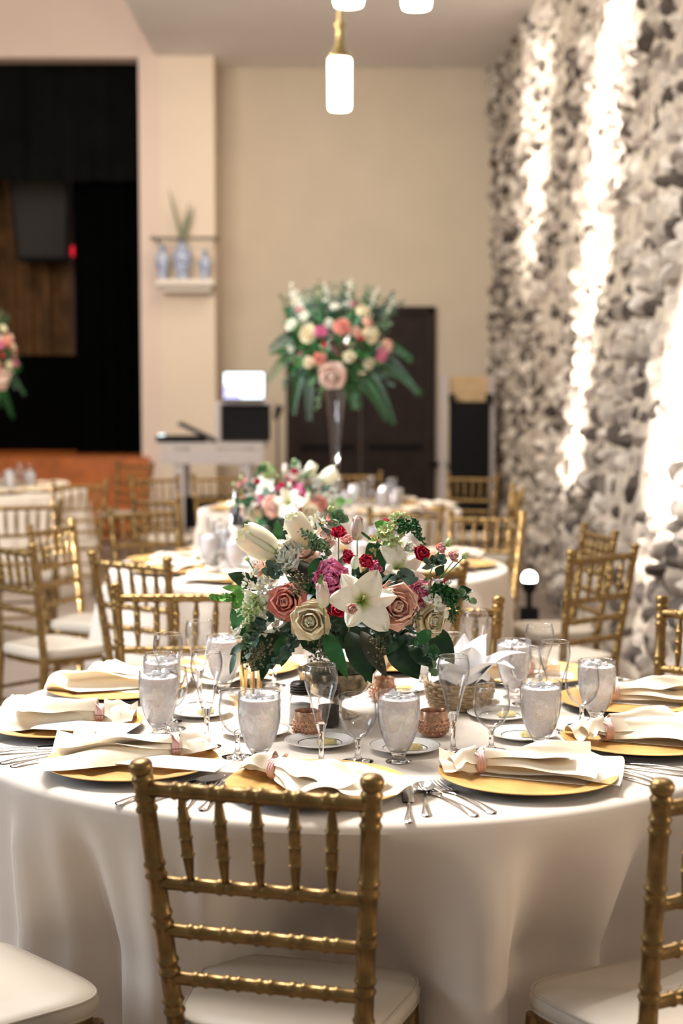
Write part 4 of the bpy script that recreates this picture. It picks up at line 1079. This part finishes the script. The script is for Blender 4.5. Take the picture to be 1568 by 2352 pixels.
    for k, (px, py, d, L, m) in enumerate(((620, 1415, (-.4, -.6, -.5), .10, 'eucalyptus'), (690, 1460, (-.5, -.5, -.35), .10, 'eucalyptus'), (760, 1440, (.1, -.6, -.4), .06, 'eucalyptus'), (900, 1450, (.7, -.5, -.2), .12, 'eucalyptus'), (960, 1470, (.3, -.5, -.6), .08, 'eucalyptus_pale'),
                                         (560, 1380, (-.9, -.1, .25), .07, 'leaf_bright'), (725, 1350, (-.6, -.3, -.1), .06, 'leaf_green'), (620, 1310, (.2, -.5, .1), .07, 'eucalyptus'), (1010, 1370, (.9, -.1, .1), .07, 'eucalyptus_pale'), (860, 1440, (.4, -.6, -.3), .06, 'eucalyptus'),
                                         (590, 1440, (-.3, -.6, -.3), .06, 'eucalyptus_pale'), (930, 1330, (-.3, -.6, .1), .05, 'eucalyptus'), (775, 1200, (.1, 0, 1), .02, 'eucalyptus_pale'), (980, 1300, (.4, -.3, .3), .05, 'eucalyptus'))):
        euc(ar, w(px, py, 3.40), d, L, m, 70 + k, 8, .014)
    for k, (px, py, d, L) in enumerate(((870, 1460, (.02, -.25, -1), .055), (620, 1480, (-.6, -.3, -.5), .07), (685, 1330, (.1, -.4, -.6), .03), (575, 1500, (-.1, -.4, -.4), .05), (735, 1470, (0, -.3, -1), .05), (950, 1400, (.1, -.5, -.5), .03))):
        seeds(ar, w(px, py, 3.36), d, L, 90 + k)
    return ar
la = low_arrangement(); PROTO['low'] = la
tag(la, 'low bouquet of lilies, roses and peonies in a footed bowl on main table', 'flowers', 'low floral centrepieces')
lb = copy_tree(la); lb.location = (-.26, 6.95, TZ); lb.rotation_euler = (0, 0, .25); lb.scale = (-.9, .9, .95)
for k in ('label', 'group'): del lb[k]
tag(lb, 'blurred low pink and white bouquet on the second table behind the main bouquet', 'flowers', 'low floral centrepieces')

def tall_arrangement():
    ar = empty('tall_flower_vase'); r = random.Random(21)
    out = [(0, 0), (.085, 0), (.087, .008), (.04, .025), (.022, .05), (.03, .07), (.065, .11), (.072, .15), (.055, .20), (.026, .235), (.024, .27), (.028, .40), (.042, .58), (.062, .74), (.082, .84)]
    MB().lathe(glass_lathe(out, .004, .12), 32).build('trumpet_vase', 'thin_glass', ar)
    Cc = Vector((.02, 0, 1.10)); body = MB()
    for k in range(420):
        th = r.uniform(0, 2 * PI); cz = r.uniform(-.8, 1); q = math.sqrt(1 - cz * cz); nrm = Vector((q * math.cos(th), q * math.sin(th), cz))
        p = Cc + Vector((nrm.x * .34, nrm.y * .30, nrm.z * .26)) * r.uniform(.5, 1); d = (nrm + Vector((r.uniform(-1, 1), r.uniform(-1, 1), r.uniform(-1, 1))) * .7).normalized(); sd = d.cross(nrm + Vector((.1, .2, .3))).normalized(); L = r.uniform(.07, .13); W = L * .35
        body.add([p, p + d * L * .35 + sd * W * .5, p + d * L * .7 + sd * W * .4, p + d * L, p + d * L * .7 - sd * W * .4, p + d * L * .35 - sd * W * .5], [(0, 1, 2, 3, 4, 5)])
    tag(body.build('foliage', 'leaf_green', ar), kind='stuff')
    S_ = 337.0
    def w(px, py, dy): return Vector(((px - 770) / S_ - 0, dy, 1.64 - .76 - (py - 880) / S_))
    FL = [(763, 868, -.32, 32, 'rose', 'pale_blush_rose'), (786, 752, -.32, 20, 'rose', 'coral_rose'), (737, 765, -.34, 19, 'peony', 'magenta_peony'), (706, 768, -.30, 21, 'rose', 'cream_rose'), (668, 748, -.24, 17, 'peony', 'ivory_peony'),
          (733, 827, -.33, 15, 'rose', 'coral_rose'), (802, 822, -.32, 14, 'rose', 'cream_rose'), (878, 815, -.22, 20, 'peony', 'pink_peony'), (895, 795, -.18, 16, 'rose', 'blush_rose'), (855, 770, -.25, 20, 'rose', 'cream_rose'),
          (835, 714, -.2, 16, 'rose', 'cream_rose'), (745, 795, -.36, 9, 'peony', 'crimson'), (828, 780, -.33, 8, 'peony', 'crimson'), (756, 745, -.3, 14, 'peony', 'ivory_peony'), (700, 725, -.2, 14, 'peony', 'ivory_peony'), (770, 705, -.2, 14, 'peony', 'ivory_peony'),
          (668, 800, -.22, 13, 'peony', 'ivory_peony'), (845, 740, -.25, 12, 'rose', 'blush_rose'), (708, 835, -.28, 13, 'rose', 'cream_rose'), (850, 838, -.24, 13, 'rose', 'cream_rose'), (812, 700, -.15, 9, 'peony', 'pink_peony'), (685, 712, -.15, 10, 'peony', 'pink_peony'), (820, 765, -.3, 13, 'rose', 'blush_rose')]
    for k, (px, py, dy, rp, kd, m) in enumerate(FL):
        p = w(px, py, dy); a = (p - Cc); a.y -= .1
        (rose if kd == 'rose' else peony)(ar, p, a.normalized(), rp * .9 / S_, m, *((1.0, k, 'rose', False) if kd == 'rose' else (k, 'peony', 4)))
    for k in range(10):     # side greens
        a = 2 * PI * k / 10; euc(ar, Cc + Vector((.24 * math.cos(a), -.12, .16 * math.sin(a))), (math.cos(a), -.2, math.sin(a) + .1), .22, ['eucalyptus', 'eucalyptus_pale', 'leaf_green'][k % 3], 200 + k, 12, .022)
    for k in range(9):     # the far side, simple
        th = R_(20 + 18 * k); p = Cc + Vector((.32 * math.cos(th), .28 * math.sin(th), .12 * math.sin(k * 2.3))); peony(ar, p, (p - Cc).normalized(), .05, ['ivory_peony', 'pink_peony', 'cream_rose'][k % 3], 60 + k, 'peony', 4)
    for k in range(30):    # upright sprays
        a = R_(90 + (k - 15) * 6); x = r.uniform(.15, .32) * math.cos(a); p = Cc + Vector((x, r.uniform(-.15, .15), .12)); pts = [p, p + Vector((x * .3, 0, .14 + .08 * math.sin(a))), p + Vector((x * .55, 0, .22 + .14 * math.sin(a)))]
        spike(ar, pts, .022, .010, ['eucalyptus_pale', 'eucalyptus', 'white_blossom', 'leaf_green', 'eucalyptus'][k % 5], 'flower_spray', 100 + k, 26, .024)
    spike(ar, [Cc + Vector((.02, 0, .2)), Cc + Vector((.03, 0, .34)), Cc + Vector((.05, 0, .46))], .03, .02, 'eucalyptus', 'flower_spray', 140, 36, .024)
    for k, (x, z, dx, dz) in enumerate(((-.25, -.1, -.06, -.34), (-.2, -.18, -.0, -.3), (.25, -.08, .32, -.22), (.2, -.15, .18, -.36), (.28, -.02, .26, -.28), (-.3, .0, -.18, -.22), (.05, -.2, .06, -.2), (-.32, .1, -.14, -.1), (.3, .05, .2, -.12), (.15, -.2, .18, -.28))):
        mb = MB(); P = Cc + Vector((x, -.1, z)); n = 26
        for j in range(n):
            t = j / n; p = P + Vector((dx * t, -.04 * t, dz * t * (.5 + .5 * t)))
            for s in (-1, 1):
                ax_ = Vector((dx, 0, dz)).normalized(); d = (ax_ * .7 + Vector((ax_.z, -.3 * s, -ax_.x)) * s).normalized(); L = .065 * (1 - .6 * t); sd = Vector((d.z, 0, -d.x)).normalized() * .0045
                mb.add([p, p + d * L * .5 + sd, p + d * L, p + d * L * .5 - sd], [(0, 1, 2, 3)])
        mb.build('fern_frond', ['leaf_green', 'eucalyptus', 'leaf_green'][k % 3], ar)
    return ar
place('tall', tall_arrangement, (atY(770, 900, 10.4).x, 10.4, TZ), 0, 'tall trumpet glass vase topped by a wide bouquet before the dark door', 'flowers', 'tall floral centrepieces')
place('tall', tall_arrangement, (-3.12, 12.7, TZ), 1.2, 'tall bouquet cut by the frame edge before the stage curtain', 'flowers', 'tall floral centrepieces')

# ------------------------------------------------------------------ settings of the other tables
SIDE = ['front', 'front corner by the chairs', 'side toward the stone wall', 'rear side toward the stone wall', 'rear end toward the door', 'rear middle', 'rear side toward the stage', 'side toward the stage', 'stage side', 'front corner toward the stage']
def far_settings(c, nm, ph, only=None, extras=True):
    for i in range(10):
        a = ph + ST * i; wh = 'on %s, %s' % (nm, SIDE[i])
        cx, cy = polar(c, a, .69)
        place('charger', make_charger, (cx, cy, TZ), a + PI / 2, 'blurred gold charger plate ' + wh, 'plate', 'gold charger plates')
        place('napkin%d' % (i % 3), None, (cx, cy, TZ + .010), a + 2.5 + i, 'blurred ivory napkin ' + wh, 'napkin', 'tied ivory napkins', scale=.8)
        for kd, da, r, n_ in (('flute', 0, .45, 'champagne flute '), ('wine', .17, .455, 'wine glass '), ('goblet', .33, .47, 'iced water goblet ')):
            x, y = polar(c, a + da, r)
            place(kd, None, (x, y, TZ), a, 'blurred ' + n_ + wh, 'glass', {'flute': 'champagne flutes', 'wine': 'wine glasses', 'goblet': 'water goblets'}[kd])
        if extras:
            x, y = polar(c, a - .2, .34); place('bplate', None, (x, y, TZ), 0, 'blurred small bread plate ' + wh, 'plate', 'bread plates')
far_settings(SEC, 'the second table', R_(-80)); far_settings(THIRD, 'the tall vase table', R_(-95), extras=False); far_settings(FOURTH, 'the table by the stage', R_(-60), extras=False)
p = atY(545, 1250, 7.5)
bt = empty('wine_bottle', (p.x, 7.45, TZ)); tag(bt, 'dark wine bottle with pale label on the second table beside the pink bouquet', 'bottle')
MB().lathe([(0, 0), (.034, 0), (.037, .004), (.037, .19), (.034, .21), (.018, .235), (.0145, .25), (.0140, .305), (.016, .306), (.016, .315), (0, .316)], 28).build('glass', 'bottle_dark', bt)
MB().lathe([(.0374, .05), (.0378, .05), (.0378, .14), (.0374, .14)], 28, close=True).build('label', 'bottle_label', bt)
